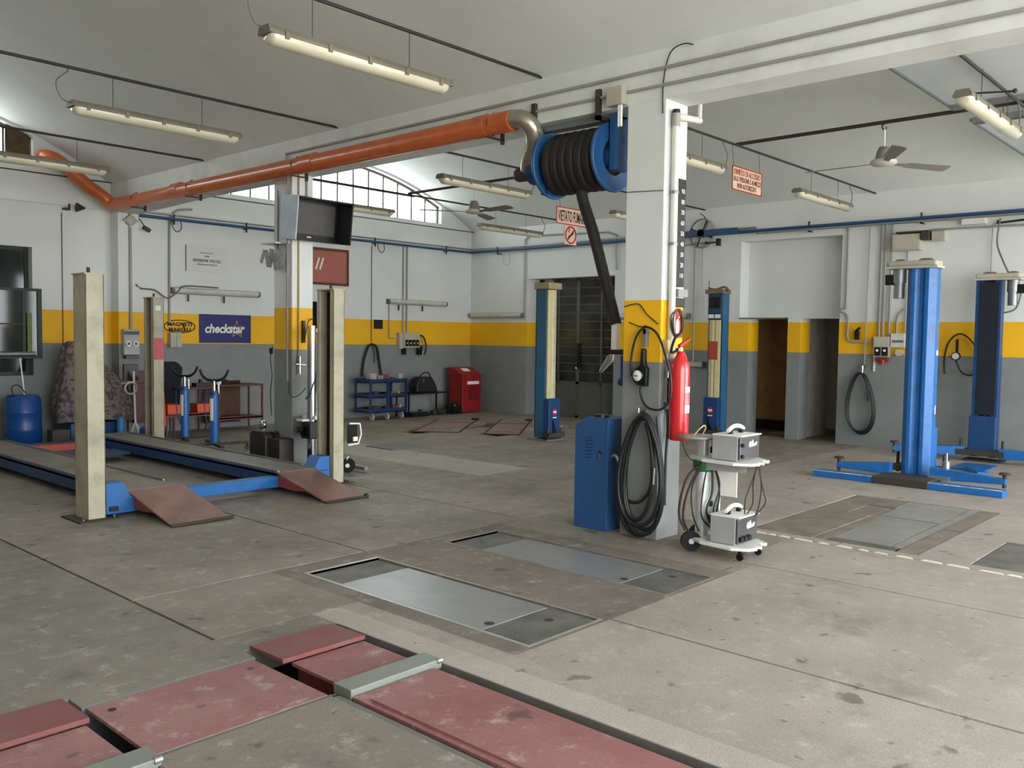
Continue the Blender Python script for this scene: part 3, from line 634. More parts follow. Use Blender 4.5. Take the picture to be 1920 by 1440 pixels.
def cream_lift(label, loc, rz, top):
    t = thing('cream_front_lift', label, 'car lift', loc, rz, 'blue lift columns with cream fronts')
    M().box((-.2, -.13, .05), (-.188, .13, 2.36)).box((-.2, -.13, .05), (.0, -.118, 2.36)).box((-.2, .118, .05), (0, .13, 2.36)).obj('column', mat('teal_blue', '#2c6288', .45, dirt='#23313c', damt=.4), t)
    M().prism([(-.01, -.10), (.02, -.10), (.035, -.03), (.02, 0), (.035, .03), (.02, .10), (-.01, .10)], .6, 1.93 if top else 2.34, 'xy').obj('cream_cover', CREAMD, t)
    cg = M().box((-.02, -.135, .12), (.10, .135, .66)).obj('carriage', BLUED, t, bev=.01)
    M().cyl((.10, 0, .45), (.104, 0, .45), .05, n=18).obj('badge', mat('badge_red', '#c0353a', .4), cg)
    M().box((.103, -.035, .435), (.107, .035, .465)).obj('badge_letters', PAPER, cg); M().box((.10, -.045, .355), (.103, .045, .372)).obj('badge_line', PAPER, cg)
    M().prism([(-.05, .12), (.05, .12), (-.05, .34)], .10, .112, 'yz').obj('dark_wedge', BLACKP, cg)
    if top:
        M().box((-.05, -.125, 1.93), (.04, .125, 2.36)).obj('upper_box', mat('upper_navy', '#1e3a5e', .4), t, bev=.01)
        M().cyl((.04, 0, 2.2), (.07, 0, 2.2), .05, n=14).box((.035, -.09, 2.12), (.05, .09, 2.3)).obj('motor', BLACKP, t)
        M().box((.04, -.11, 1.96), (.044, -.01, 2.02)).box((.04, .01, 1.96), (.044, .11, 2.02)).obj('white_label', PAPER, t)
        M().box((.037, -.09, 1.28), (.041, .07, 1.58)).obj('red_notice', mat('notice_rust', '#a4432c', .6), t)
        M().box((-.21, -.17, 2.36), (.06, .15, 2.43)).tube([(-.05, .2, 2.40), (-.05, .12, 2.47), (-.05, -.05, 2.43), (-.05, -.18, 2.46)], .02, 6).obj('rag_cap', mat('rag_brown', '#7b6353', .8, var=.2), t)
        M().tube([(0, -.16, 2.45), (.02, -.19, 2.3), (.02, -.17, 2.0)], .008, 6).obj('white_cord', WHITEP, t)
        M().cyl((-.05, -.16, 2.42), (-.05, -.165, 2.58), .006, n=6).obj('antenna', BLACKP, t)
    else:
        M().box((-.22, -.16, 2.35), (.08, .16, 2.45)).obj('cap', mat('cap_tan', '#998a70', .6), t, bev=.01)
        M().lathe([(0, .05), (.05, .045), (.08, 0)], (-.05, 0, 2.45), 12).obj('dome', mat('dome_grey', '#6e675a', .5), t)
        M().box((-.203, -.06, 1.86), (-.2, .06, 1.90)).obj('white_label', PAPER, t)
    M().box((-.28, -.2, 0), (.12, .2, .03)).obj('foot_plate', GREYM, t)
    M().box((.02, -.19, .06), (.16, .19, .13)).cyl((.1, -.15, .03), (.1, -.15, .2), .025).cyl((.1, .15, .03), (.1, .15, .2), .025).obj('arm_bracket', RUST, t)
    return t
cream_lift('blue and cream lift column in front of the many-paned metal door', (10.58, 8.86, 0), -math.pi/2, False)
cream_lift('blue and cream lift column behind the extinguisher, with a red notice', (13.0, 7.37, 0), math.pi, True)
# ------------------------------------------------------------------ overhead: tie rods, lamps, fans, duct, reel
tz = 3.862
k = 0
for y, la in ((2.2, 'nearest the camera side'), (5.12, 'second from the front'), (8.05, 'third from the front'), (10.95, 'fourth, near the far left wall'), (13.72, 'against the far left wall')):
    for x0, x1, sd in ((-1.6, 5.93, 'left'), (6.25, 13.73, 'right')):
        if sd == 'left' and y < 3: continue
        o = M().cyl((x0, y, tz), (x1, y, tz), .0145 if y < 13 else .009, n=8)
        tag(o.obj('tie_rod', DARK), f'dark steel tie rod under the {sd} ceiling vault, {la}', 'tie rod', 'tie rods across the vaults')
for y0, y1, l in ((2.2, 5.12, 'thick dark bar between two tie rods, holding the right ceiling fan'), (8.05, 10.95, 'thick dark bar between two tie rods, holding the far ceiling fan')):
    b = M().cyl((9.5, y0-.05, tz+.03), (9.5, y1+.05, tz+.03), .021, n=8)
    tag(b.obj('fan_bar', RUST), l, 'bar', 'bars that carry the fans')

def lamp_parts(t, L, wires, cable, hook=True):
    pr = [(-.07, .05), (-.05, .085), (.05, .085), (.07, .05), (.072, .03), (-.072, .03)]
    M().prism(pr, -L/2, L/2, 'yz').obj('housing', LAMPB, t, bev=.006)
    n = 10; dp = [(.066*math.cos(math.pi*i/n), .03-.062*math.sin(math.pi*i/n)**.8 if 0 < i < n else .03) for i in range(n+1)]
    vs = [(x, y, z) for x in (-L/2+.015, -L/2+.05, L/2-.05, L/2-.015) for y, z in dp]
    m_ = n+1
    for i in range(m_):
        for q in (0, 3): x, y, z = vs[q*m_+i]; vs[q*m_+i] = (x, y*.8, .03+(z-.03)*.55)
    M().add(vs, [(q*m_+i, q*m_+i+1, (q+1)*m_+i+1, (q+1)*m_+i) for q in range(3) for i in range(n)]+[tuple(range(m_))[::-1], tuple(range(3*m_, 4*m_))], True).obj('diffuser', LAMPD, t)
    for s in (-1, 1): M().prism([(y*1.04, z) for y, z in pr], s*L/2-.012, s*L/2+.012, 'yz').obj('end_cap', LAMPB, t, bev=.004)
    for i in range(5):
        x = -L/2+.12+i*(L-.24)/4
        for y in (-.073, .073): M().box((x-.015, y-.005, .012), (x+.015, y+.005, .06)).obj('clip', LAMPB, t)
    for x in wires: M().cyl((x, 0, .08), (x, 0, tz-3.50), .0028, n=5).obj('suspension_wire', DARK, t)
    if cable:
        s = cable; M().tube([(s*(L/2-.02), 0, .06), (s*(L/2+.08), 0, .09), (s*(L/2+.12), 0, .22), (s*(L/2+.03), 0, .32), (s*(L/2+.02), 0, tz-3.50)], .006, 6).obj('cable', mat('cable_grey', '#6f6c64', .5), t)
def lamp(x0, x1, y, z, wires, cable, label):
    xc = (x0+x1)/2; t = thing('strip_light', label, 'lamp', (xc, y, z), 0, 'hanging strip lights')
    lamp_parts(t, x1-x0, [wx-xc for wx in wires], cable); return t
lamp(3.20, 4.80, 5.12, 3.50, (3.56, 4.42), -1, 'cream strip light hanging nearest at upper left, above the orange duct')
lamp(3.13, 4.72, 8.05, 3.50, (3.49, 4.34), -1, 'cream strip light hanging at upper left, middle of the three in the left vault')
lamp(3.06, 4.66, 10.95, 3.50, (3.49, 4.32), -1, 'cream strip light at the left edge, farthest in the left vault')
lamp(7.46, 9.08, 8.05, 3.50, (7.84, 8.68), 1, 'cream strip light just left of the hose reel, above the far fan')
lamp(11.10, 12.72, 10.95, 3.50, (11.5, 12.3), 1, 'cream strip light near the far corner, below the far fan')
lamp(7.50, 9.12, 10.95, 3.50, (7.9, 8.7), 0, 'cream strip light in front of the arched window, behind the monitor')
lamp(7.48, 9.08, 5.12, 3.50, (7.8, 8.64), 1, 'cream strip light half hidden behind the main pillar')
lamp(11.03, 12.72, 5.12, 3.50, (11.45, 12.33), 1, 'white strip light hanging between the two-line notice and the right fan')
lamp(7.66, 9.32, 2.2, 3.53, (8.17, 9.0), 1, 'yellowed strip light at the upper right edge, seen close')
lamp(11.04, 12.64, 8.05, 3.47, (11.4, 12.2), 0, 'cream strip light whose end peeks left of the main pillar')
def walllamp(loc, rz, L, label, hooks=True):
    t = thing('wall_strip_light', label, 'lamp', loc, rz, 'strip lights fixed to the walls')
    M().box((-L/2, -.04, -.055), (L/2, 0, .055)).obj('housing', mat('wall_lamp_grey', '#a3a298', .5, dirt='#68665c', damt=.5), t, bev=.008)
    M().cyl((-L/2+.03, -.06, 0), (L/2-.03, -.06, 0), .045, n=14).obj('diffuser', mat('wall_lamp_glass', '#c9c9bf', .25), t)
    for s in (-1, 1): M().cyl((s*(L/2-.04), -.06, 0), (s*(L/2), -.06, 0), .05, n=14).obj('end_cap', LAMPB, t)
    if hooks:
        for x in (-L*.32, L*.08): M().box((x-.012, -.06, -.17), (x+.012, -.045, -.06)).obj('clamp', BLACKP, t)
walllamp((7.67, 13.8, 2.28), 0, 1.6, 'grey strip light fixed on the far left wall above the navy sign')
walllamp((12.15, 13.8, 2.28), 0, 1.6, 'dusty strip light fixed on the far left wall above the socket panel')
walllamp((13.73, 12.98, 2.06), -R90, 1.55, 'grey strip light fixed on the wall beside the corner, left of the metal door', False)
walllamp((13.73, 9.05, 2.02), -R90, 1.55, 'grey strip light on the right wall, its end just right of the main pillar', False)
tag(M().tube([(6.19, 13.52, 2.33), (6.3, 13.6, 2.28), (6.6, 13.76, 2.27), (6.8, 13.74, 2.15), (6.95, 13.70, 2.26), (7.1, 13.72, 2.36), (7.7, 13.76, 2.36)], .013, 6).obj('loose_cable', mat('cable_grey', '#6f6c64', .5)), 'grey cable drooping along the wall light above the navy sign', 'cable')

def fan(loc, rot, label):
    t = thing('ceiling_fan', label, 'ceiling fan', loc, rot, 'ceiling fans')
    M().tube([(0, 0, .41), (.03, 0, .38), (0, 0, .34), (-.02, 0, .37)], .008, 6).obj('hook', DARK, t)
    M().cyl((0, 0, .14), (0, 0, .35), .011, n=8).obj('rod', WHITEP, t)
    M().lathe([(0, .17), (.05, .165), (.07, .12), (.085, .05), (.09, .03)], (0, 0, 0), 20).obj('motor_cup', mat('fan_motor_grey', '#8b867c', .5), t)
    M().lathe([(.09, .04), (.13, .025), (.135, 0), (.11, -.02), (.03, -.03), (0, -.03)], (0, 0, 0), 24).obj('motor_disc', mat('fan_disc', '#c2beb4', .4), t)
    for k in range(3):
        rm = Matrix.Rotation(math.radians(120*k), 4, 'Z')
        M().prism([(.10, -.025), (.26, -.035), (.30, -.06), (.80, -.075), (.83, -.02), (.83, .05), (.79, .07), (.30, .055), (.26, .03), (.10, .025)], -.003, .003, 'xy').xf(rm@Matrix.Rotation(-.24, 4, 'X')).obj('blade', mat('blade_grey', '#85817a', .45), t)
fan((9.5, 3.47, 3.47), math.radians(90), 'grey three-bladed ceiling fan hanging on the right side')
fan((9.5, 9.5, 3.47), math.radians(25), 'grey three-bladed ceiling fan by the arched window')

# hanging frame rails and pale sheets at upper right
for x0, x1, l in ((6.4, 9.4, 'pale sheet with metal rail hung under the vault beyond the beam, upper right'), (10.02, 13.2, 'pale sheet with metal rail hung under the right vault, behind the yellowed lamp')):
    t = wthing('hanging_sheet', l, 'ceiling sheet', ((x0+x1)/2, 1.8, 3.9), 'pale sheets under the right vault')
    M().box((x0, .6, 3.915), (x1, 2.79, 3.925)).obj('sheet', mat('pale_sheet', '#c6cdcf', .6, var=.04), t)
    M().box((x0, 2.78, 3.895), (x1, 2.80, 3.925)).obj('edge_strip', mat('edge_grey', '#6a7478', .5), t)
    xr = x1 if x0 < 8 else x0; s = -1 if x0 < 8 else 1
    M().box((min(xr, xr+s*.09), .6, 3.90), (max(xr, xr+s*.09), 2.78, 3.912)).box((xr-.008, .6, 3.88), (xr+.008, 2.78, 3.93)).box((xr+s*.082, .6, 3.87), (xr+s*.098, 2.78, 3.93)).obj('rail', GALV, t)
    for yy in (1.0, 2.5): M().cyl((xr+s*.04, yy, 3.92), (xr+s*.04, yy, vault(XC[1], xr+s*.04)), .004, n=5).obj('hanger', DARK, t)
tag(M().cyl((8.3, 2.0, 3.70), (8.3, 2.35, 3.74), .008).sphere((8.3, 1.98, 3.70), .02).obj('short_stub', DARK), 'short dark stub with a knob behind the yellowed lamp', 'bracket')

# orange duct
t = wthing('orange_duct', 'long orange round duct running along the beam to the hose reel', 'duct', (5.8, 9.4, 3.4))
PC = (5.80, 3.50)
M().cyl((PC[0], 5.33, PC[1]), (PC[0], 13.42, PC[1]-.02), .094, n=24).obj('pipe', ORANGE, t)
for y0, y1 in ((5.62, 5.78), (8.25, 8.48), (11.3, 11.5)): M().cyl((PC[0], y0, PC[1]), (PC[0], y1, PC[1]), .101, n=24).obj('coupling', ORANGE, t)
M().tube([(PC[0], 13.30, PC[1]-.02), (PC[0]-.02, 13.44, PC[1]), (PC[0]-.12, 13.47, PC[1]+.10), (5.45, 13.47, 3.74), (5.12, 13.47, 3.99), (5.0, 13.5, 4.06), (4.93, 13.62, 4.10), (4.93, 13.79, 4.10)], .094, 18, smooth=5).obj('bend', ORANGE, t)
for y in (5.55, 8.6, 11.0, 12.6):
    M().box((5.70, y, PC[1]-.13), (5.93, y+.025, PC[1]-.115)).box((5.90, y, PC[1]-.16), (5.93, y+.025, PC[1]+.0)).tube([(PC[0], y+.01, PC[1]-.1), (PC[0]-.1, y+.01, PC[1]), (PC[0], y+.01, PC[1]+.1)], .006, 5).obj('bracket', RUST, t)
# flexible aluminium hose
tag(M().tube([(5.80, 5.45, 3.50), (5.80, 5.33, 3.51), (5.82, 5.22, 3.49), (5.88, 5.17, 3.42), (5.95, 5.20, 3.32), (6.0, 5.28, 3.24), (6.04, 5.34, 3.17), (6.07, 5.37, 3.11)], .078, 20, smooth=10, rf=lambda i, m: 1+.05*(i % 2)).obj('flexible_duct', ALUF), 'silver flexible duct bend joining the orange duct to the reel', 'duct')
# reel, axis along Y under the beam, left of the main pillar
RX, RZ = 6.09, 3.115
t = wthing('hose_reel', 'blue exhaust hose reel wound with black hose, under the beam', 'hose reel', (RX, 4.8, RZ))
for y in (4.46, 5.10): M().lathe([(.15, -.012), (.275, -.012), (.285, -.018), (.29, 0), (.285, .018), (.275, .012), (.15, .012), (.15, -.012)], (RX, y, RZ), 40, 'y').obj('flange', mat('reel_blue', '#24598f', .45, dirt='#1c2f45', damt=.4), t)
M().lathe([(0, -.02), (.15, -.02), (.15, .02), (0, .02)], (RX, 5.12, RZ), 24, 'y').obj('hub_disc', BLUED, t)
M().lathe([(.15, -.01), (.155, .0), (.10, .03), (0, .03)], (RX, 4.47, RZ), 24, 'y').obj('inner_disc', mat('disc_worn', '#6f6558', .5, .4, dirt='#38302a'), t)
M().cyl((RX, 4.44, RZ), (RX, 5.1, RZ), .10, n=20).obj('drum', BLUED, t)
hp = []
for i in range(6*24+1):
    a = 2*math.pi*i/24; hp.append((RX+.215*math.cos(a), 4.52+(5.04-4.52)*(i/(6*24)), RZ+.215*math.sin(a)))
hh = M().tube(hp, .052, 10, smooth=0).obj('wound_hose', mat('hose_brownblack', '#191210', .65, var=.2, scale=12), t)
M().cyl((RX, 5.10, RZ-.02), (RX, 5.34, RZ-.02), .12, n=20).obj('fan_box', BLUED, t)
M().cyl((RX, 5.34, RZ-.03), (RX, 5.50, RZ-.03), .065, n=16).sphere((RX, 5.50, RZ-.03), .065, 16, 8).obj('motor', mat('motor_dark', '#3a3230', .5), t)
M().box((RX-.12, 5.06, RZ-.22), (RX+.1, 5.14, RZ-.26)).obj('guard', BLUED, t)
M().box((RX-.09, 4.36, RZ-.12), (RX+.09, 4.43, RZ+.33)).obj('side_arm', mat('reel_blue', '#24598f'), t, bev=.006)
M().box((RX-.045, 5.16, RZ+.0), (RX+.045, 5.2, RZ+.33)).obj('side_arm', BLUED, t)
M().box((RX-.06, 4.36, RZ+.30), (RX+.06, 5.24, RZ+.36)).obj('top_beam', mat('reel_beam_grey', '#7d8586', .5), t, bev=.006)
for y in (4.46, 5.16): M().box((5.895, y, 3.40), (5.93, y+.045, 3.64)).box((5.895, y, 3.40), (RX, y+.045, 3.43)).obj('hanger', RUST, t)
M().tube([(RX-.03, 4.76, RZ-.22), (RX-.02, 4.745, RZ-.34), (6.08, 4.64, 2.5), (6.09, 4.53, 2.15), (6.09, 4.39, 1.72)], .048, 14, smooth=8, rf=lambda i, m: 1+.03*(i % 2)).obj('hanging_hose', mat('hose_brownblack', '#231a18', .6), t)
nz = M().box((6.06, 4.36, 1.50), (6.115, 4.42, 1.745)).obj('nozzle_sleeve', WHITEP, t, bev=.01)
M().box((6.0, 4.21, 1.47), (6.12, 4.40, 1.51)).obj('holder', BLACKP, t)
M().prism([(4.40, 1.475), (4.45, 1.465), (4.545, 1.32), (4.525, 1.31), (4.41, 1.41)], 6.06, 6.10, 'yz').obj('nozzle', CHROME, t, bev=.008)
tag(M().cyl((6.10, 4.30, 1.22), (6.10, 4.30, 1.46), .035, n=14).sphere((6.10, 4.33, 1.24), .035).obj('blue_can', mat('can_blue', '#15398a', .4)), 'small dark blue container fixed to the main pillar below the nozzle', 'container')
# junction boxes and conduits on the beam
def run(name, m, pts, r, label, cat='conduit', group='conduits and cables on the walls', n=8, smooth=0):
    o = M().tube(pts, r, n, smooth=smooth) if smooth else None
    if o is None:
        o = M()
        for a, b in zip(pts, pts[1:]): o.cyl(a, b, r, n=n)
        for p in pts[1:-1]: o.sphere(p, r*1.05, n, 6)
    return tag(o.obj(name, m), label, cat, group)
run('conduit', PVC, [(5.915, 9.02, 3.50), (5.915, 9.02, 3.70), (5.915, -1, 3.70)], .014, 'grey conduit along the top of the beam above the orange duct')
run('conduit', PVC, [(5.915, 5.6, 3.575), (5.915, -1, 3.555)], .013, 'grey conduit along the beam right of the junction box')
t = wthing('junction_box', 'beige junction box on the beam above the hose reel', 'junction box', (5.9, 4.27, 3.5), 'junction boxes')
M().box((5.845, 4.20, 3.47), (5.93, 4.36, 3.62)).obj('body', BEIGE, t, bev=.01)
for y in (4.18, 4.20): M().cyl((5.88, y+.05, 3.30), (5.88, y+.05, 3.48), .012, n=8).obj('cable', WHITEP, t)
run('cord', DARK, [(5.91, 3.6, 3.82), (5.90, 3.68, 3.84), (5.91, 3.80, 3.80), (5.915, 3.86, 3.6), (5.915, 3.86, 3.35)], .005, 'thin dark cord curling down the beam above the main pillar', 'cord', smooth=4)
# blue and steel pipes round the walls
run('air_pipe', BPIPE, [(6.28, 13.72, 3.42), (13.66, 13.72, 3.42)], .026, 'blue air pipe along the far left wall', 'pipe', 'blue air pipes')
run('air_pipe', BPIPE, [(13.64, 13.7, 3.42), (13.64, -1, 3.42)], .030, 'blue air pipe along the right wall', 'pipe', 'blue air pipes')
run('steel_pipe', GALV, [(6.28, 13.72, 3.485), (13.66, 13.72, 3.485)], .017, 'thin silver pipe above the blue pipe on the far left wall', 'pipe', 'thin silver pipes')
run('steel_pipe', GALV, [(13.62, 13.7, 3.475), (13.62, 7.0, 3.475)], .018, 'thin silver pipe above the blue pipe near the corner', 'pipe', 'thin silver pipes')
run('steel_pipe', GALV, [(13.60, 7.0, 3.375), (13.60, -1, 3.375)], .018, 'thin silver pipe below the blue pipe on the right wall', 'pipe', 'thin silver pipes')
M_ = M().box((13.6, 8.9, 3.40), (13.68, 7.35, 3.50))
tag(M_.obj('cable_tray', BPIPE), 'short raised blue channel on the pipe run right of the main pillar', 'channel')
for x in (6.9, 8.2, 9.9, 11.0, 12.9):
    tag(M().box((x-.012, 13.69, 3.38), (x+.012, 13.8, 3.395)).box((x-.012, 13.70, 3.33), (x+.012, 13.72, 3.50)).obj('pipe_clamp', RUST), 'small dark clamp on the pipes of the far left wall, '+{6.9: 'above the poster', 8.2: 'left of the left pillar', 9.9: 'right of the monitor', 11.0: 'above the black square plate', 12.9: 'nearest the far corner'}[x], 'clamp', 'pipe clamps')
for y in (12.9, 10.4, 6.1, 4.4, 2.9):
    tag(M().box((13.60, y-.012, 3.34), (13.73, y+.012, 3.355)).box((13.60, y-.012, 3.34), (13.62, y+.012, 3.5)).obj('pipe_clamp', RUST), 'small dark clamp on the pipes of the right wall, '+{12.9: 'nearest the far corner', 10.4: 'left of the hanging hose', 6.1: 'above the recess', 4.4: 'above the near blue column', 2.9: 'at the right edge'}[y], 'clamp', 'pipe clamps')
# looped hose tails below the pipes
for k, (x, l) in enumerate(((6.85, 'over the wall light'), (8.75, 'just left of the left pillar'), (11.05, 'right of the monitor'))):
    run('hose_tail', mat('cable_blue', '#3a5f80', .5), [(x, 13.7, 3.40), (x+.03, 13.7, 3.28), (x+.1, 13.7, 3.22), (x+.17, 13.7, 3.28), (x+.16, 13.7, 3.4)], .009, 'thin looped hose tail under the blue pipe, '+l, 'hose', 'hose tails', smooth=4)
run('hose_tail', mat('cable_white', '#b5b8b5', .5), [(13.62, 12.75, 3.38), (13.62, 12.72, 3.15), (13.62, 12.62, 3.1), (13.62, 12.55, 3.2), (13.62, 12.56, 3.35)], .009, 'thin looped hose tail by the corner on the right wall', 'hose', 'hose tails', smooth=4)
# conduits on the far left wall
run('conduit', PVC, [(6.11, 13.53, 3.45), (6.11, 13.53, 1.62)], .022, 'grey conduit down to the paired sockets beside the wall pilaster')
run('conduit', PVC, [(7.25, 13.78, 3.62), (7.0, 13.78, 3.58), (6.88, 13.78, 3.45), (6.86, 13.78, 3.2), (6.85, 13.78, 1.75)], .018, 'thin grey pipe down to the box by the oval logo', smooth=4)
run('conduit', DARK, [(5.21, 13.79, 3.34), (5.21, 13.79, 1.35)], .006, 'thin dark cable down the wall right of the dark window')
run('conduit', DARK, [(10.98, 13.79, 3.35), (10.98, 13.79, 1.42)], .007, 'thin cable down to the hanging belt')
for x in (11.78, 11.88): run('conduit', PVC, [(x, 13.78, 3.40), (x, 13.78, 1.64)], .018, ('left' if x < 11.8 else 'right')+' one of the two grey conduits down to the four-socket panel')
run('conduit', PVC, [(11.42, 13.78, 2.25), (11.42, 13.78, 1.55), (11.56, 13.78, 1.55)], .011, 'short conduit from the wall light down to the socket panel')
# on the right wall
run('conduit', PVC, [(13.70, 12.20, 2.05), (13.70, 12.20, 3.60), (13.70, 12.10, 3.68), (13.70, 10.1, 3.62), (13.70, 9.90, 3.55), (13.70, 9.88, 2.9)], .016, 'grey conduit looping over the many-paned metal door')
run('conduit', PVC, [(13.70, 8.20, 3.33), (13.70, 8.20, 1.2)], .015, 'grey conduit right of the main pillar down to a small box')
run('conduit', PVC, [(13.70, 8.45, 3.27), (13.70, 7.9, 3.30)], .012, 'short level conduit right of the main pillar')
run('conduit', PVC, [(13.70, 5.50, 3.38), (13.70, 5.50, 2.13), (13.70, 5.62, 2.10)], .016, 'grey conduit beside the recess above the doorways')
run('conduit', PVC, [(13.70, 5.60, 2.08), (13.70, 5.50, 2.04), (13.70, 5.46, 1.95), (13.70, 5.46, 1.66), (13.70, 5.36, 1.60), (13.70, 4.98, 1.60)], .015, 'grey conduit bending to the red and white sockets', smooth=3)
run('conduit', PVC, [(13.68, 5.16, 3.36), (13.68, 5.18, 1.22)], .010, 'thin pipe down to the coiled black hose')
for y in (4.98, 4.92, 4.83): run('conduit', PVC, [(13.69, y, 3.40), (13.69, y, 1.68)], .016, {4.98: 'left', 4.92: 'middle', 4.83: 'right'}[y]+' one of three grey conduits down to the cream sockets')
run('conduit', PVC, [(13.69, 4.60, 2.95), (13.69, 4.60, 1.76)], .012, 'thin conduit just left of the near blue column')
run('conduit', PVC, [(13.69, 4.62, 2.1), (13.69, 4.68, 2.04), (13.69, 4.72, 1.95), (13.69, 4.72, 1.74)], .015, 'short curved conduit above the white box', smooth=3)
run('conduit', PVC, [(13.70, 4.3, 3.25), (13.70, 2.9, 3.23)], .014, 'level grey conduit right of the beige box')
def arm_bracket(y, z, label):
    t = wthing('wall_bracket', label, 'bracket', (13.6, y, z), 'swing brackets on the right wall')
    M().cyl((13.68, y, z), (13.68, y, z+.04), .02).cyl((13.68, y, z), (13.35, y-.40, z-.02), .016).obj('arm', DARK, t)
    M().box((13.31, y-.46, z-.09), (13.38, y-.40, z+.03)).obj('black_end', BLACKP, t)
    M().tube([(13.68, y, z), (13.69, y+.06, z-.03), (13.69, y+.07, z-.2), (13.69, y+.07, z-.75)], .008, 6).obj('white_pipe', PVC, t)
arm_bracket(7.98, 3.27, 'white wall bracket with black end right of the main pillar')
arm_bracket(3.40, 3.28, 'dark wall bracket with black end above the right column')
t = wthing('wall_box', 'beige metal box high on the right wall above the near blue column', 'box', (13.65, 4.6, 2.98), 'junction boxes')
M().box((13.58, 4.40, 2.96), (13.73, 4.80, 3.20)).obj('body', BEIGE, t, bev=.01); M().box((13.57, 4.42, 2.98), (13.585, 4.78, 3.18)).obj('lid', BEIGE, t)
tag(M().box((13.64, 4.08, 3.08), (13.73, 4.26, 3.22)).obj('small_box', BEIGE, bev=.006), 'small cream box beside the bigger beige box', 'box', 'junction boxes')
tag(M().box((13.6, 4.75, 3.215), (13.73, 4.30, 3.24)).box((13.55, 4.28, 3.1), (13.7, 4.38, 3.22)).obj('bundle', RUST), 'dark tangle of wires on top of the beige box', 'cable bundle')
tag(M().box((13.60, 3.55, 3.28), (13.73, 3.85, 3.36)).obj('wall_block', WHITE), 'white plaster block under the pipes at right', 'block')
# old round ventilator right of the main pillar
t = wthing('round_ventilator', 'old greasy round wall ventilator right of the main pillar', 'ventilator', (13.6, 8.05, 3.45))
M().lathe([(.24, -.03), (.26, 0), (.24, .03), (.24, -.03)], (13.66, 8.05, 3.45), 28, 'x').obj('ring', mat('vent_grey', '#97978f', .6, dirt='#5a574e'), t)
for k in range(4):
    a = k*R90+.4; M().box((13.65, 8.05-.24, 3.44), (13.66, 8.05+.24, 3.46), Matrix.Rotation(a, 3, 'X')).obj('spoke', mat('vent_grey', '#97978f', .6), t)
M().cyl((13.60, 8.05, 3.45), (13.70, 8.05, 3.45), .07).obj('hub', DARK, t)
M().tube([(13.66, 8.1, 3.8), (13.66, 8.02, 3.74), (13.66, 7.95, 3.62), (13.66, 8.0, 3.5)], .008, 6).obj('wire', DARK, t)

# hanging notices
t = wthing('no_smoking_notice', 'white notice with red edge lettered VIETATO FUMARE, hung under a tie rod', 'sign', (9.95, 8.0, 3.2))
M().box((9.62, 7.985, 3.215), (10.30, 7.995, 3.435)).obj('board', SIGNP, t)
f = M(); 
for a, b in (((9.61, 7.98, 3.205), (10.31, 7.985, 3.218)), ((9.61, 7.98, 3.432), (10.31, 7.985, 3.445)), ((9.61, 7.98, 3.205), (9.623, 7.985, 3.445)), ((10.297, 7.98, 3.205), (10.31, 7.985, 3.445))): f.box(a, b)
f.obj('border', SIGNR, t)
text('VIETATO FUMARE', 'lettering', INK, t, (9.65, 7.983, 3.245), (1, 0, 0), (0, 0, 1), .62, .155, bold=.01)
M().box((9.80, 7.985, 2.93), (10.07, 7.995, 3.20)).obj('symbol_board', SIGNP, t)
M().lathe([(.105, -.003), (.125, -.003), (.125, .003), (.105, .003), (.105, -.003)], (9.935, 7.980, 3.065), 32, 'y').box((9.925, 7.977, 2.955), (9.945, 7.982, 3.175), Matrix.Rotation(math.radians(45), 3, 'Y')).obj('ban_ring', SIGNR, t)
M().box((9.87, 7.975, 3.05), (10.0, 7.983, 3.075), Matrix.Rotation(math.radians(-35), 3, 'Y')).obj('cigarette', INK, t)
M().tube([(9.88, 7.98, 3.10), (9.90, 7.98, 3.14), (9.88, 7.98, 3.17)], .006, 5).obj('smoke_line', INK, t)
for x in (9.7, 10.22): M().cyl((x, 7.99, 3.44), (x, 8.03, tz), .003, n=5).obj('hanging_wire', DARK, t)
t = wthing('access_notice', 'faded reddish notice with three lines of lettering, hung under a tie rod at right', 'sign', (9.62, 5.1, 3.34))
M().box((9.27, 5.085, 3.345), (9.97, 5.095, 3.60)).obj('board', SIGNP, t)
f = M()
for a, b in (((9.26, 5.08, 3.335), (9.98, 5.085, 3.347)), ((9.26, 5.08, 3.598), (9.98, 5.085, 3.61)), ((9.26, 5.08, 3.335), (9.272, 5.085, 3.61)), ((9.968, 5.08, 3.335), (9.98, 5.085, 3.61))): f.box(a, b)
f.obj('border', SIGNR, t)
FI = mat('faded_ink', '#5b3a2c', .6)
text('DIVIETO DI ACCESSO', 'lettering', mat('faded_red_ink', '#9c4a38', .6), t, (9.30, 5.083, 3.515), (1, 0, 0), (0, 0, 1), .64, .065, bold=.01)
text('ALLE PERSONE E AI MEZZI', 'lettering', FI, t, (9.29, 5.083, 3.44), (1, 0, 0), (0, 0, 1), .66, .058, bold=.01)
text('NON AUTORIZZATI', 'lettering', FI, t, (9.38, 5.083, 3.365), (1, 0, 0), (0, 0, 1), .46, .058, bold=.01)
for x in (9.3, 9.94): M().cyl((x, 5.09, 3.6), (x, 5.115, tz), .003, n=5).obj('hanging_wire', DARK, t)
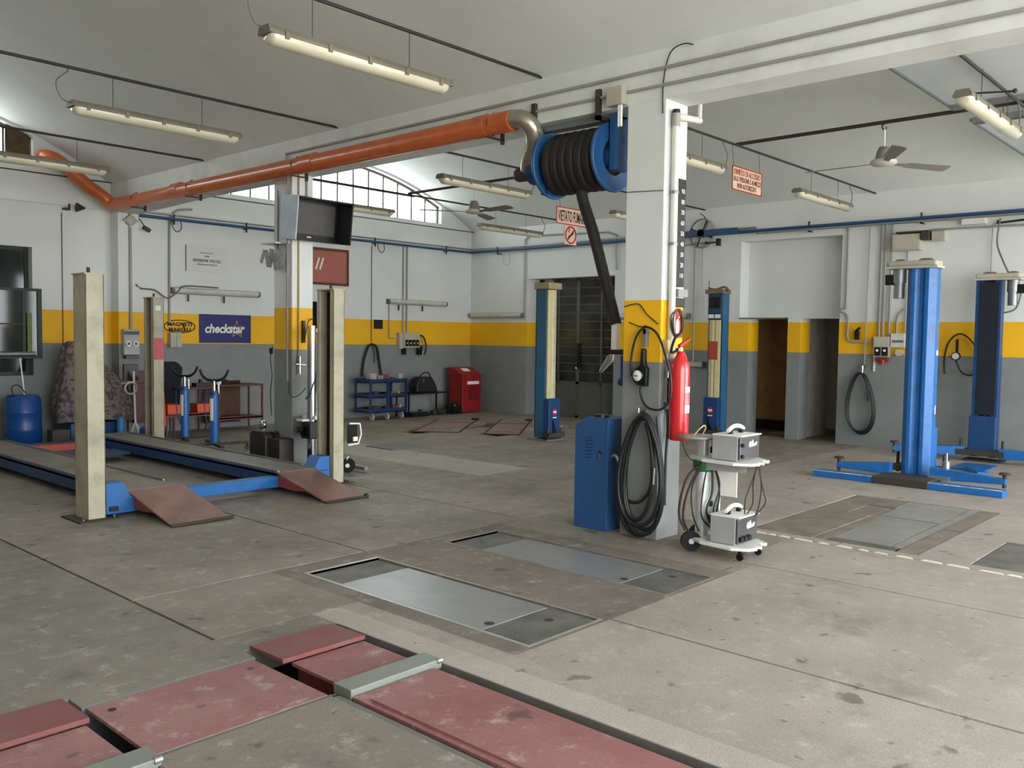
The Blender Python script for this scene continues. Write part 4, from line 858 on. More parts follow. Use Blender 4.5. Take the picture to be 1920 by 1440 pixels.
# ------------------------------------------------------------------ on and around the main pillar
t = wthing('blue_cabinet', 'blue steel cabinet with a sloped top corner standing against the main pillar', 'cabinet', (6.02, 4.47, 0))
M().prism([(4.655, .0), (4.655, .86), (4.535, .945), (4.31, .935), (4.31, .0)], 5.90, 6.20, 'yz').obj('body', BLUEC, t, bev=.006)
for k in range(7): M().box((5.895, 4.47, .60+.028*k), (5.902, 4.54, .608+.028*k)).obj('vent_slot', mat('slot_navy', '#0d2a4c', .6), t)
M().lathe([(0, -.006), (.018, -.005), (.02, 0)], (5.90, 4.385, .655), 12, 'x').obj('lock', BLACKP, t)
M().box((5.888, 4.378, .60), (5.896, 4.392, .648)).obj('key', CHROME, t)
M().tube([(5.95, 4.31, .62), (5.93, 4.25, .64), (5.93, 4.21, .58)], .016, 8).obj('handle', GALV, t)
M().cyl((6.02, 4.47, .935), (6.02, 4.47, .96), .07, n=14).obj('top_knob', BLACKP, t)
# hose coil
hk = tag(M().cyl((5.93, 3.98, 1.01), (5.85, 3.98, 1.02), .009).cyl((5.85, 3.98, 1.02), (5.85, 3.98, 1.055), .009).box((5.925, 3.95, .97), (5.93, 4.0, 1.06)).obj('hose_hook', CHROME), 'small steel hook on the main pillar carrying the thick hose coil', 'hook')
pts = []
loops = [(.235, .035, .03), (.215, .05, -.01), (.225, .12, .02), (.20, .09, -.03), (.15, .16, .05)]
for j, (hw, zb, dy) in enumerate(loops):
    zt = 1.02-.012*j; n = 18
    for i in range(n):
        a = 2*math.pi*(i+.0)/n; s = math.sin(a); c_ = (1-math.cos(a))/2
        wv = hw*s*(.72+.28*c_*1.2)
        pts.append((5.865-.012*(j % 3)-.012*(i/n), 3.94+dy*c_+wv, zt+(zb-zt)*c_**.93))
tag(M().tube(pts, .0175, 8, smooth=3).obj('hose_coil', HOSEB), 'thick black hose hanging in a long coil on the main pillar', 'hose')
tag(M().tube([(5.885, 4.16, .45), (5.875, 4.13, .33), (5.868, 4.03, .29), (5.868, 3.93, .33), (5.875, 3.86, .46), (5.885, 3.85, .75), (5.89, 3.9, .9)], .014, 8).obj('hose_end', HOSEB), 'loose inner end of black hose inside the coil on the main pillar', 'hose')
M().cyl((5.81, 3.80, .47), (5.81, 3.795, .60), .010, n=10).obj('hose_fitting', CHROME, C.objects['hose_coil'])
# pressure gauge and its hose
t = wthing('tyre_gauge', 'black tyre inflator gauge with looped hose hanging on the main pillar', 'pressure gauge', (5.9, 3.98, 1.3))
M().prism([(4.02, 1.235), (3.93, 1.225), (3.925, 1.37), (3.95, 1.40), (3.955, 1.52), (3.985, 1.53), (3.99, 1.40), (4.05, 1.36), (4.055, 1.27)], 5.865, 5.915, 'yz').obj('body', BLACKP, t, bev=.008)
gd = M().lathe([(0, -.012), (.04, -.012), (.048, -.004), (.048, .0)], (5.868, 4.005, 1.31), 24, 'x').obj('dial', mat('dial_white', '#e9e9e4', .25), t)
M().lathe([(.044, -.014), (.052, -.012), (.052, .006)], (5.868, 4.005, 1.31), 24, 'x').box((5.853, 4.00, 1.305), (5.855, 4.035, 1.312)).obj('dial_rim', BLACKP, gd)
M().box((5.88, 3.95, 1.54), (5.93, 3.975, 1.68)).cyl((5.88, 3.96, 1.66), (5.93, 3.96, 1.66), .02).obj('hanger', GREYM, t)
M().tube([(5.885, 4.075, 1.30), (5.885, 4.085, 1.45), (5.885, 4.04, 1.62), (5.88, 3.95, 1.695), (5.88, 3.84, 1.64), (5.87, 3.75, 1.46), (5.87, 3.70, 1.28), (5.87, 3.71, 1.13), (5.88, 3.79, 1.055), (5.88, 3.88, 1.05), (5.88, 3.95, 1.09), (5.885, 3.99, 1.17), (5.885, 3.99, 1.225)], .0095, 8).obj('gauge_hose', HOSEB, t)
run('wall_cable', DARK, [(5.92, 4.19, 1.86), (5.92, 4.05, 1.88), (5.92, 3.97, 1.80), (5.92, 3.86, 1.72)], .0045, 'thin dark cable curving over the yellow band of the main pillar', 'cable', smooth=4)
run('wall_cable', DARK, [(5.92, 4.14, 1.735), (5.92, 4.03, 1.70), (5.92, 3.97, 1.71)], .004, 'short dark cable above the tyre gauge', 'cable', smooth=4)
run('wall_cable', GREYM, [(5.925, 4.20, 2.78), (5.925, 3.845, 2.76)], .004, 'thin level wire round the white part of the main pillar', 'cable')
# right face of the pillar
t = wthing('pillar_conduit', 'thick white conduit with elbow up the right face of the main pillar', 'conduit', (6.0, 3.8, 1.8), None)
M().cyl((6.015, 3.80, 1.02), (6.015, 3.80, 3.28), .028, n=14).obj('tube', mat('pvc_white', '#d4d3cb', .4, var=.03), t)
M().cyl((6.015, 3.80, 3.26), (6.015, 3.80, 3.36), .034, n=14).obj('socket', PVC, t); M().cyl((6.015, 3.80, 3.36), (6.015, 3.80, 3.39), .030, n=14).obj('dark_cap', BLACKP, t)
M().cyl((6.015, 3.80, 3.34), (6.36, 3.80, 3.37), .026, n=14).sphere((6.36, 3.80, 3.37), .028, 12, 8).cyl((6.36, 3.80, 3.37), (6.36, 3.80, 3.52), .02, n=12).obj('elbow_arm', mat('pvc_white', '#d4d3cb', .4, var=.03), t)
for z in (1.5, 2.35, 2.75): M().lathe([(.034, -.012), (.036, 0), (.034, .012)], (6.015, 3.80, z), 14).obj('band', GREYM, t)
t = wthing('scale_strip', 'tall narrow black scale strip with white numbers on the main pillar', 'scale strip', (6.14, 3.8, 2.4))
M().box((6.065, 3.80, 2.02), (6.185, 3.835, 2.87)).box((6.06, 3.79, 1.86), (6.195, 3.835, 1.93)).obj('strip', BLACKP, t, bev=.004)
for k, s in enumerate(('90', '80', '70', '60', '50', '40', '30', '20', '10')): text(s, 'numeral', PAPER, t, (6.115, 3.797, 2.755-.083*k), (1, 0, 0), (0, 0, 1), .045, .036)
M().box((6.06, 3.77, 1.94), (6.20, 3.80, 2.0)).obj('slider', GREYM, t)
t = wthing('extinguisher_sign', 'red extinguisher sign half hidden by a wire coil on the main pillar', 'sign', (6.15, 3.83, 1.7))
M().box((6.055, 3.828, 1.615), (6.225, 3.835, 1.835)).obj('board', mat('sign_red2', '#a8281f', .5), t)
M().prism([(6.12, 1.65), (6.165, 1.65), (6.165, 1.74), (6.15, 1.765), (6.135, 1.765), (6.12, 1.74)], 3.822, 3.828).tube([(6.15, 3.825, 1.77), (6.175, 3.825, 1.785), (6.19, 3.825, 1.77), (6.20, 3.825, 1.72)], .004, 5).obj('pictogram', PAPER, t)
pts = [(6.045+.075*math.sin(a)+.006*math.sin(3.1*a), 3.765-.012*math.sin(a*.37), 1.73+.105*math.cos(a)+.008*math.cos(2.3*a)) for a in [i*.42 for i in range(75)]]
tag(M().tube(pts, .0042, 6, smooth=2).obj('wire_coil', mat('wire_brown', '#4b3f38', .6)), 'small coil of dark wire hung at the corner of the main pillar', 'cable coil')
tag(M().box((5.955, 3.79, 1.44), (5.995, 3.838, 1.60)).obj('small_switch', mat('clear_yellow', '#c9b27a', .3), bev=.006), 'small yellowish switch under the wire coil', 'switch')
tag(M().box((5.955, 3.79, 1.10), (5.985, 3.838, 1.30)).cyl((5.97, 3.79, 1.3), (5.97, 3.79, 1.36), .012).obj('air_coupler', CHROME, bev=.004), 'chrome air coupler on the corner of the main pillar beside the extinguisher', 'coupler')
tag(M().box((6.045, 3.78, 1.04), (6.085, 3.838, 1.22)).obj('white_latch', WHITEP, bev=.004), 'small white latch left of the extinguisher', 'latch')
tag(M().tube([(5.965, 3.79, 1.05), (5.965, 3.78, .9), (5.95, 3.78, .7), (5.93, 3.77, .5), (5.9, 3.75, .3)], .011, 8).obj('air_hose', HOSEB), 'black air hose dropping down the corner of the main pillar', 'hose')
tag(M().prism([(5.90, .98), (5.955, 1.05), (5.955, .62)], 3.81, 3.835).obj('corner_plate', mat('corner_plate', '#8f9a9f', .5)), 'pale triangular plate at the pillar corner behind the hose', 'plate')
# extinguisher
EX, EY = 5.995, 3.70
t = wthing('fire_extinguisher', 'red fire extinguisher hanging on the right face of the main pillar', 'fire extinguisher', (EX, EY, .81))
M().lathe([(0, 0), (.065, .002), (.076, .015), (.078, .04), (.078, .55), (.075, .585), (.062, .62), (.045, .65), (.032, .67), (.030, .70), (0, .70)], (EX, EY, .81), 28).obj('body', REDEXT, t)
def arc(r, a0, a1, z0, z1, n=8):
    return M().add([(EX+r*math.cos(a), EY+r*math.sin(a), z) for z in (z0, z1) for a in [a0+(a1-a0)*i/n for i in range(n+1)]], [(i, i+1, n+2+i, n+1+i) for i in range(n)], True)
arc(.0795, -2.0, -.75, 1.19, 1.235).obj('label_top', PAPER, t); arc(.0795, -2.0, -.75, 1.03, 1.09).obj('label_bottom', PAPER, t)
arc(.0792, -2.0, -.75, 1.09, 1.19).obj('label_red', mat('label_pink', '#cf7f80', .5), t); arc(.0799, -1.5, -1.42, 1.09, 1.2).obj('label_stripe', RED, t)
M().cyl((EX, EY, 1.505), (EX, EY, 1.54), .02).box((EX-.05, EY-.015, 1.51), (EX+.02, EY+.015, 1.535)).obj('valve', CHROME, t)
M().prism([(EX-.02, 1.535), (EX+.13, 1.60), (EX+.13, 1.615), (EX-.02, 1.56)], EY-.012, EY+.012).obj('lever', REDEXT, t); M().tube([(EX+.0, EY, 1.53), (EX+.06, EY, 1.49), (EX+.09, EY, 1.44), (EX+.095, EY+.01, 1.40)], .009, 6).obj('grip', REDEXT, t)
M().tube([(EX-.04, EY, 1.52), (EX-.10, EY+.02, 1.50), (EX-.06, EY+.02, 1.60), (EX+.0, EY+.02, 1.64)], .011, 8).obj('hose', BLACK, t)
M().box((EX-.03, EY+.08, 1.42), (EX+.03, 3.84, 1.50)).obj('wall_hook', GREYM, t)
run('wall_cable', DARK, [(5.99, 3.66, .81), (6.0, 3.62, .70), (6.05, 3.55, .64), (6.12, 3.50, .66)], .004, 'thin cable sagging from below the extinguisher towards the cart', 'cable', smooth=4)
# convex mirror seen from behind
t = wthing('wall_mirror', 'grey-backed oval mirror with white rim peeking right of the main pillar', 'mirror', (6.33, 4.1, 2.55))
pr = [(6.12+.20*math.copysign(abs(math.cos(a))**.6, math.cos(a))+.06, 2.555+.135*math.copysign(abs(math.sin(a))**.7, math.sin(a))) for a in [2*math.pi*i/28 for i in range(28)]]
pr = [(x+.02, z) for x, z in pr]
M().prism(pr, 4.21, 4.225).obj('back', mat('mirror_back', '#57544d', .5), t); M().tube([(x, 4.215, z) for x, z in pr], .008, 6, closed=True, smooth=0).obj('rim', WHITEP, t)

# ------------------------------------------------------------------ tester cart
t = wthing('tester_cart', 'silver wheeled test cart with two shelves and hanging leads beside the main pillar', 'trolley', (5.95, 3.4, 0))
CX, CY = 5.965, 3.455
M().cyl((CX, CY, .10), (CX, CY, .86), .052, n=24).obj('column', mat('silver_column', '#d2d4d6', .25, .35, var=.03), t)
M().lathe([(0, .0), (.15, .002), (.155, .01), (.15, .02), (0, .022)], (CX-.05, CY+.02, .855), 28).obj('top_tray', mat('tray_grey', '#9d9b96', .35, .3), t)
for a, b in (((CX+.02, CY-.06, .74), (CX+.06, CY-.045, .79)), ((CX+.03, CY-.065, .2), (CX+.06, CY-.04, .26)), ((CX+.02, CY-.062, .33), (CX+.05, CY-.045, .37))): M().box(a, b).obj('dark_slot', BLACKP, t)
M().lathe([(.056, 0), (.075, -.01), (.078, -.08), (.06, -.11)], (CX, CY, .71), 20).obj('green_tape', GREEN, t)
def shelf(z, nm):
    pr = [(5.88, 3.53), (6.03, 3.55), (6.12, 3.45), (6.16, 3.10), (6.08, 2.97), (6.045, 2.965), (6.03, 3.01), (5.985, 2.965), (5.93, 2.935), (5.915, 2.985), (5.87, 2.94), (5.79, 2.97), (5.73, 3.08), (5.76, 3.35)]
    M().prism(pr, z, z+.022, 'xy').obj(nm, mat('shelf_white', '#d9d9d4', .35, var=.03), t, bev=.004)
shelf(.085, 'base_shelf'); shelf(.70, 'upper_shelf')
M().prism([(5.90, 3.47), (5.98, 3.10), (6.0, 3.45)], .62, .70, 'xy').obj('shelf_bracket', mat('bracket_grey', '#8d9190', .4), t)
M().box((6.03, 3.35, .14), (6.05, 3.50, .58)).obj('back_panel', WHITEP, t); M().box((6.02, 3.20, .42), (6.03, 3.38, .64)).obj('document_board', PAPER, t)
for x, y in ((5.835, 3.47), (6.10, 3.56)):
    wh = M().cyl((x-.014, y-.014, .078), (x+.014, y+.014, .078), .076, n=24).obj('wheel', BLACK, t)
    M().cyl((x-.018, y-.018, .078), (x+.018, y+.018, .078), .022, n=12).obj('hub', GALV, wh)
for x, y in ((6.08, 3.04), (5.82, 3.05)): M().cyl((x-.01, y, .03), (x+.01, y, .03), .028, n=12).box((x-.012, y-.012, .03), (x+.012, y+.012, .086)).obj('caster', BLACKP, t)
LB = mat('lead_black', '#111113', .5); LR = mat('lead_maroon', '#2a1718', .5)
leads = [((5.90, 3.43, .68), (5.82, 3.50, .45), (5.80, 3.52, .25), (5.84, 3.48, .13)), ((5.93, 3.42, .68), (5.84, 3.47, .5), (5.83, 3.46, .3), (5.88, 3.43, .15)), ((5.94, 3.40, .67), (5.92, 3.42, .5), (5.86, 3.40, .28), (5.95, 3.36, .17)),
         ((5.98, 3.39, .66), (5.96, 3.37, .45), (5.90, 3.38, .3), (5.97, 3.33, .15)), ((6.0, 3.39, .66), (6.0, 3.33, .5), (5.95, 3.35, .3), (6.02, 3.30, .18)), ((6.0, 3.38, .65), (6.02, 3.34, .45), (6.01, 3.36, .25), (6.0, 3.34, .16)),
         ((5.90, 3.44, .66), (5.80, 3.50, .55), (5.77, 3.54, .3), (5.80, 3.50, .16))]
for k, p in enumerate(leads): M().tube(p, .006 if k % 3 else .009, 6, smooth=6).obj('lead', LB if k % 2 else LR, t)
for p in (((5.98, 3.02, .69), (5.97, 3.04, .55), (5.99, 3.05, .4), (5.98, 3.10, .3)), ((6.02, 3.03, .69), (6.05, 3.0, .5), (6.07, 2.99, .4), (6.03, 3.05, .30)), ((6.05, 3.04, .69), (5.98, 3.08, .5), (5.93, 3.08, .42), (5.97, 3.1, .31)), ((6.04, 3.03, .69), (6.06, 3.02, .52), (6.05, 3.03, .38), (6.05, 3.06, .30))): M().tube(p, .0045, 6, smooth=6).obj('lead', LR, t)
M().tube([(CX-.08, CY+.04, .877), (CX-.06, CY+.0, .93), (CX-.02, CY-.01, .95), (CX+.02, CY+.0, .93), (CX+.03, CY+.03, .877)], .006, 6).obj('wire_loop', CREAMD, t)
def unit(label, z, h, front):
    t = wthing('test_unit', label, 'test instrument', (5.95, 3.18, z), 'grey test units on the cart')
    M().box((5.80, 3.085, z+.004), (6.10, 3.29, z+h)).obj('case', mat('unit_grey', '#a7a9a8', .35, .2), t, bev=.005)
    M().box((5.805, 3.065, z+.012), (6.10, 3.088, z+h-.01)).obj('front_panel', mat('unit_mirror', '#77757a', .15, .7), t, bev=.006)
    M().box((5.80, 3.055, z+h-.003), (6.11, 3.29, z+h+.006)).obj('lid', WHITEP, t)
    for i in range(3 if front else 2): M().cyl((5.84+.06*i if front else 5.825, 3.045, z+(.045 if front else .04+.08*i)), (5.84+.06*i if front else 5.825, 3.066, z+(.045 if front else .04+.08*i)), .022 if front else .014, n=14).obj('knob', BLACKP, t)
    M().prism([(5.93, z+h*.62), (5.95, z+h*.78), (5.965, z+h*.66), (5.985, z+h*.82), (6.0, z+h*.64), (6.05, z+h*.72), (6.04, z+h*.58), (5.94, z+h*.54)], 3.058, 3.066).obj('white_scrawl', PAPER, t)
    M().box((5.86, 3.17, z+h), (5.89, 3.20, z+h+.03)).box((6.02, 3.17, z+h), (6.05, 3.20, z+h+.03)).obj('handle_foot', BLACKP, t)
    M().tube([(5.84, 3.185, z+h+.03), (5.90, 3.185, z+h+.055), (5.96, 3.185, z+h+.062), (6.02, 3.185, z+h+.055), (6.07, 3.185, z+h+.035)], .016, 10).obj('handle', WHITEP, t)
unit('grey test unit with white handle on the upper shelf of the cart', .722, .185, False)
unit('grey test unit with black knobs on the bottom shelf of the cart', .107, .205, True)

# ------------------------------------------------------------------ left pillar
t = thing('monitor', 'dark monitor in a deep hood fixed high on the left pillar', 'monitor', (6.13, 8.72, 2.93), 0)
t.rotation_euler = (math.radians(6), 0, math.radians(4))
M().box((-.39, .10, -.24), (.39, .14, .24)).obj('back_panel', BLACKP, t)
M().box((-.31, .085, -.17), (.34, .10, .19)).obj('screen', SCREEN, t)
M().box((-.39, -.16, .225), (.41, .14, .24)).obj('hood_top', BLACKP, t); M().box((.385, -.16, -.25), (.405, .14, .24)).obj('hood_side', BLACKP, t)
M().box((-.41, -.16, -.25), (-.395, .14, .24)).obj('hood_side', mat('hood_pale', '#b8c4cf', .5), t, label='pale blue-grey hood side'); M().box((-.39, .02, -.25), (.39, .14, -.235)).obj('hood_bottom', BLACKP, t)
M().box((-.06, .08, -.21), (.0, .086, -.195)).obj('status_light', PAPER, t)
M().box((-.06, .14, -.05), (.06, .26, .05)).obj('wall_arm', DARK, t)
tag(M().box((5.78, 9.05, 2.655), (5.93, 9.35, 2.675)).box((5.91, 8.95, 2.655), (5.93, 9.15, 2.70)).obj('small_shelf', GALV), 'small steel plate bracket below the monitor on the left pillar', 'shelf')
o = M()
for k, (y, z, a, ln_) in enumerate(((9.46, 2.53, .5, .16), (9.36, 2.50, -.3, .2), (9.28, 2.50, .25, .22), (9.2, 2.47, -.35, .24), (9.1, 2.49, .3, .2), (9.03, 2.46, -.1, .2))):
    o.box((5.87-.004*k, y-.03, z-ln_/2), (5.885-.004*k, y+.03, z+ln_/2), Matrix.Rotation(a, 3, 'X')@Matrix.Rotation(.2*(k % 3-1), 3, 'Z'))
tag(o.obj('foil_ribbon', mat('foil_grey', '#8f918e', .4, .3, var=.3, scale=25)), 'crumpled grey foil ribbon hung across the left pillar below the monitor', 'ribbon')['kind'] = 'stuff'
for x, y, z0, z1, l in ((5.915, 8.99, 1.05, 3.46, 'white conduit down the corner of the left pillar'), (6.01, 8.905, 1.25, 3.46, 'thin brass-coloured pipe down the right face of the left pillar to a valve')):
    run('conduit', PVC if x < 5.95 else mat('pipe_brass', '#a98f4e', .4), [(x, y, z0), (x, y, z1)], .014 if x < 5.95 else .009, l)
run('conduit', mat('cable_blue', '#3a5f80', .5), [(5.92, 9.2, 2.52), (5.92, 9.2, 3.3)], .006, 'thin blue cable up the left pillar behind the monitor')
run('conduit', PVC, [(6.12, 8.905, 3.2), (6.12, 8.905, 3.45)], .012, 'short conduit above the monitor on the left pillar')
t = wthing('air_valve', 'chrome air valve on the right face of the left pillar', 'valve', (6.01, 8.88, 1.2))
M().cyl((6.01, 8.88, 1.13), (6.01, 8.88, 1.34), .014).obj('body', CHROME, t); M().cyl((5.95, 8.88, 1.25), (6.08, 8.86, 1.24), .010).obj('handle', CHROME, t)
tag(M().box((6.06, 8.88, 1.50), (6.09, 8.92, 1.76)).tube([(6.075, 8.88, 1.52), (6.08, 8.86, 1.62), (6.12, 8.86, 1.76), (6.2, 8.86, 1.79)], .006, 6).obj('handset', BLACKP), 'dark handset with curled cord on the yellow band of the left pillar', 'handset')
tag(M().tube([(5.92, 9.32, 1.45), (5.90, 9.33, 1.30), (5.91, 9.31, 1.1), (5.90, 9.33, .9), (5.91, 9.32, .62)], .006, 6).box((5.89, 9.30, 1.36), (5.915, 9.34, 1.43)).obj('hung_strap', BLACKP), 'black cord hanging down the left edge of the left pillar', 'cord')
t = wthing('metal_can', 'dark metal can with a small gauge on top, at the foot of the left pillar', 'can', (5.78, 9.2, 0))
M().prism([(9.44, .0), (9.44, .41), (9.38, .45), (9.13, .45), (9.09, .41), (9.09, .0)], 5.68, 5.88, 'yz').obj('body', mat('can_dark', '#38352f', .45, .3, dirt='#1c1a17'), t, bev=.01)
M().box((5.72, 8.86, 0), (5.92, 9.08, .38)).obj('side_case', mat('case_maroon_dark', '#2c211e', .5), t, bev=.008)
M().cyl((5.78, 9.29, .42), (5.78, 9.29, .46), .03).lathe([(0, -.02), (.05, -.02), (.055, .02), (0, .02)], (5.76, 9.27, .52), 16, 'x').obj('gauge', CHROME, t)
M().box((5.77, 9.02, .36), (5.79, 9.38, .44)).box((5.76, 9.0, .43), (5.80, 9.2, .45)).obj('carry_bar', BLACKP, t)
# headlamp tester
t = wthing('headlamp_tester', 'wheeled headlamp tester with a chrome column by the left pillar', 'tester', (6.0, 8.5, 0))
HX, HY = 5.98, 8.60
M().cyl((HX, HY, .06), (HX, HY, 1.70), .050, n=20).obj('column', CHROME, t); M().box((HX+.045, HY-.01, .3), (HX+.06, HY+.01, 1.6)).obj('rack', GREYM, t)
M().lathe([(0, .085), (.06, .08), (.10, .03), (.10, 0), (0, 0)], (HX-.05, HY+.05, .0), 18).obj('foot_cover', GALV, t)
M().box((HX-.09, HY-.10, .40), (HX+.10, HY+.08, .60)).cyl((HX-.10, HY+.05, .49), (HX-.08, HY+.02, .49), .06, n=16).obj('slide_head', BLACKP, t, bev=.01)
M().cyl((HX-.15, HY+.07, .50), (HX-.10, HY+.03, .50), .03, n=14).obj('knob', BLACK, t)
M().box((HX+.02, HY-.07, 1.62), (HX+.28, HY-.02, 1.67)).obj('top_arm', WHITEP, t)
M().box((HX-.02, HY-.10, .62), (HX+.38, HY+.15, .66)).box((HX-.14, HY-.02, .60), (HX-.02, HY+.1, .625)).obj('tray', WHITEP, t, bev=.006)
M().box((HX+.05, HY-.05, .46), (HX+.4, HY+.1, .60)).obj('optic_box', mat('optic_grey', '#77776f', .4), t)
f = M().tube([(HX+.28, HY-.35, .58), (HX+.42, HY-.36, .57), (HX+.44, HY-.36, .45), (HX+.40, HY-.36, .34), (HX+.26, HY-.35, .33)], .012, 8, smooth=0)
f.obj('lens_frame', WHITEP, t); M().box((HX+.26, HY-.34, .35), (HX+.40, HY-.33, .56)).obj('lens', GLASSD, t)
M().box((HX+.33, HY-.36, .37), (HX+.39, HY-.345, .42)).obj('bulb', PAPER, t)
M().box((HX-.05, HY-.08, .03), (HX+.55, HY-.03, .07)).box((HX+.42, HY-.45, .03), (HX+.48, HY-.05, .07)).obj('base_bar', GREYM, t)
wx, wy = 6.26, 8.28
wh = M().cyl((wx-.015, wy-.015, .09), (wx+.015, wy+.015, .09), .085, n=22).obj('wheel', BLACK, t); M().cyl((wx-.02, wy-.02, .09), (wx+.02, wy+.02, .09), .025, n=10).obj('hub', WHITEP, wh)
M().tube([(wx-.03, wy-.02, .16), (wx, wy, .19), (wx+.03, wy+.02, .17)], .008, 6).obj('mudguard', WHITEP, t)
M().box((HX+.06, HY-.08, .93), (HX+.13, HY-.03, 1.16)).obj('blue_grip', mat('grip_blue', '#2a57a8', .3), t, bev=.01)
M().tube([(HX+.02, HY-.05, 1.10), (HX-.06, HY-.05, .92), (HX-.10, HY-.03, .86), (HX-.04, HY-.05, .93)], .008, 6).obj('cable', HOSEB, t)
run('wall_cable', DARK, [(5.92, 8.96, 1.05), (5.90, 8.94, .92), (5.92, 8.88, .86), (5.96, 8.80, .90), (5.94, 8.66, .98)], .005, 'thin cable slack between the left pillar and the headlamp tester', 'cable', smooth=4)

# ------------------------------------------------------------------ far left wall, left half
NB = 13.795
t = wthing('socket_panel', 'grey wall panel with two round sockets on the pilaster', 'socket panel', (6.09, 13.5, 1.2), 'socket panels')
M().box((5.97, 13.46, 1.25), (6.21, 13.545, 1.64)).obj('box', mat('panel_grey', '#a9aaa5', .45), t, bev=.008); M().box((5.98, 13.44, 1.56), (6.20, 13.465, 1.61)).obj('dark_cover', BLACKP, t)
for x in (6.03, 6.14): M().cyl((x, 13.43, 1.42), (x, 13.462, 1.42), .042, n=16).obj('socket', WHITEP, t); M().box((x-.02, 13.425, 1.40), (x+.02, 13.431, 1.44)).obj('socket_face', BLACKP, t)
M().box((5.99, 13.44, 1.19), (6.19, 13.54, 1.24)).obj('cable_tail', BLACKP, t)
t = wthing('round_junction', 'round cream junction box under the beam end on the pilaster', 'junction box', (6.1, 13.5, 3.25), 'junction boxes')
M().lathe([(0, -.05), (.075, -.05), (.08, 0), (0, 0)], (6.11, 13.545, 3.30), 18, 'y').obj('body', BEIGE, t)
for a in range(4): M().cyl((6.11, 13.52, 3.30), (6.11+.11*math.cos(a*R90), 13.52, 3.30+.11*math.sin(a*R90)), .02).obj('gland', BEIGE, t)
t = wthing('wall_camera', 'small black camera aimed down from the far left wall under the blue pipe', 'camera', (6.4, 13.7, 3.15))
M().box((6.33, 13.55, 3.17), (6.45, 13.62, 3.23), Matrix.Rotation(.45, 3, 'Y')).obj('body', BLACKP, t, bev=.008); M().cyl((6.37, 13.6, 3.24), (6.37, 13.8, 3.38), .008).obj('arm', DARK, t)
t = wthing('alarm_horn', 'small dark alarm horn high on the far left wall', 'horn', (5.35, 13.7, 3.38))
M().cyl((5.36, 13.62, 3.42), (5.48, 13.62, 3.42), .07, .012, n=14).obj('horn', DARK, t); M().box((5.22, 13.7, 3.38), (5.30, 13.8, 3.41)).box((5.28, 13.7, 3.38), (5.30, 13.72, 3.47)).obj('clip', BLACKP, t)
t = wthing('inspection_poster', 'pale poster lettered REVISIONE VEICOLI on the far left wall', 'poster', (7.5, 13.79, 2.6))
M().box((7.14, 13.785, 2.61), (7.88, 13.798, 3.04)).obj('sheet', mat('poster_white', '#dcddd6', .6, var=.02), t); M().box((7.135, 13.78, 2.61), (7.15, 13.799, 3.04)).obj('edge_strip', mat('poster_edge', '#8c8d86', .6), t)
GI = mat('grey_ink', '#3a3a36', .6)
text('REVISIONE VEICOLI', 'lettering', GI, t, (7.26, 13.783, 2.775), (1, 0, 0), (0, 0, 1), .50, .05, bold=.015, shear=.2)
text('OFFICINA AUTORIZZATA', 'lettering', GI, t, (7.33, 13.783, 2.72), (1, 0, 0), (0, 0, 1), .37, .03)
M().box((7.38, 13.782, 2.92), (7.62, 13.785, 2.935)).box((7.47, 13.782, 2.86), (7.55, 13.785, 2.885)).obj('print_line', mat('print_pale', '#8f908a', .6), t)
t = wthing('navy_wall_sign', 'navy blue painted panel lettered checkstar with a star, on the yellow band', 'sign', (7.85, 13.79, 1.44))
M().box((7.37, 13.788, 1.435), (8.33, 13.799, 1.915)).obj('panel', NAVY, t)
text('checkstar', 'lettering', PAPER, t, (7.47, 13.784, 1.60), (1, 0, 0), (0, 0, 1), .74, .155, bold=.03, shear=.2)
st = M(); cx, cz = 8.06, 1.665; P5 = [(cx+(.155 if k % 2 == 0 else .062)*math.sin(math.pi*k/5), cz+(.155 if k % 2 == 0 else .062)*math.cos(math.pi*k/5)) for k in range(10)]
for k in range(10):
    a, b = P5[k], P5[(k+1) % 10]; st.cyl((a[0], 13.7865, a[1]), (b[0], 13.7865, b[1]), .0055, n=5)
st.obj('star_outline', LAMPO, t)
t = wthing('oval_wall_logo', 'black oval logo lettered MAGNETI MARELLI painted on the yellow band', 'sign', (7.0, 13.79, 1.6))
ov = [(7.03+.265*math.cos(a), 13.79, 1.70+.105*math.sin(a)) for a in [2*math.pi*i/32 for i in range(32)]]
M().tube(ov, .007, 5, closed=True, smooth=0).obj('oval', INK, t)
text('MAGNETI', 'lettering', INK, t, (6.82, 13.79, 1.705), (1, 0, 0), (0, 0, 1), .42, .065, bold=.03); text('MARELLI', 'lettering', INK, t, (6.84, 13.79, 1.62), (1, 0, 0), (0, 0, 1), .38, .062, bold=.03)
tag(M().box((6.83, 13.70, 1.36), (7.02, 13.8, 1.60)).box((6.93, 13.69, 1.37), (6.94, 13.7, 1.59)).obj('cream_box', BEIGE, bev=.006), 'cream switch box on the wall below the oval logo', 'box', 'junction boxes')
tag(M().tube([(6.1, 11.9, 1.73), (6.3, 12.2, 1.63), (6.6, 13.0, 1.62), (6.83, 13.72, 1.63)], .011, 6).obj('black_cable', BLACKP), 'black cable from the back cream post to the wall box', 'cable')

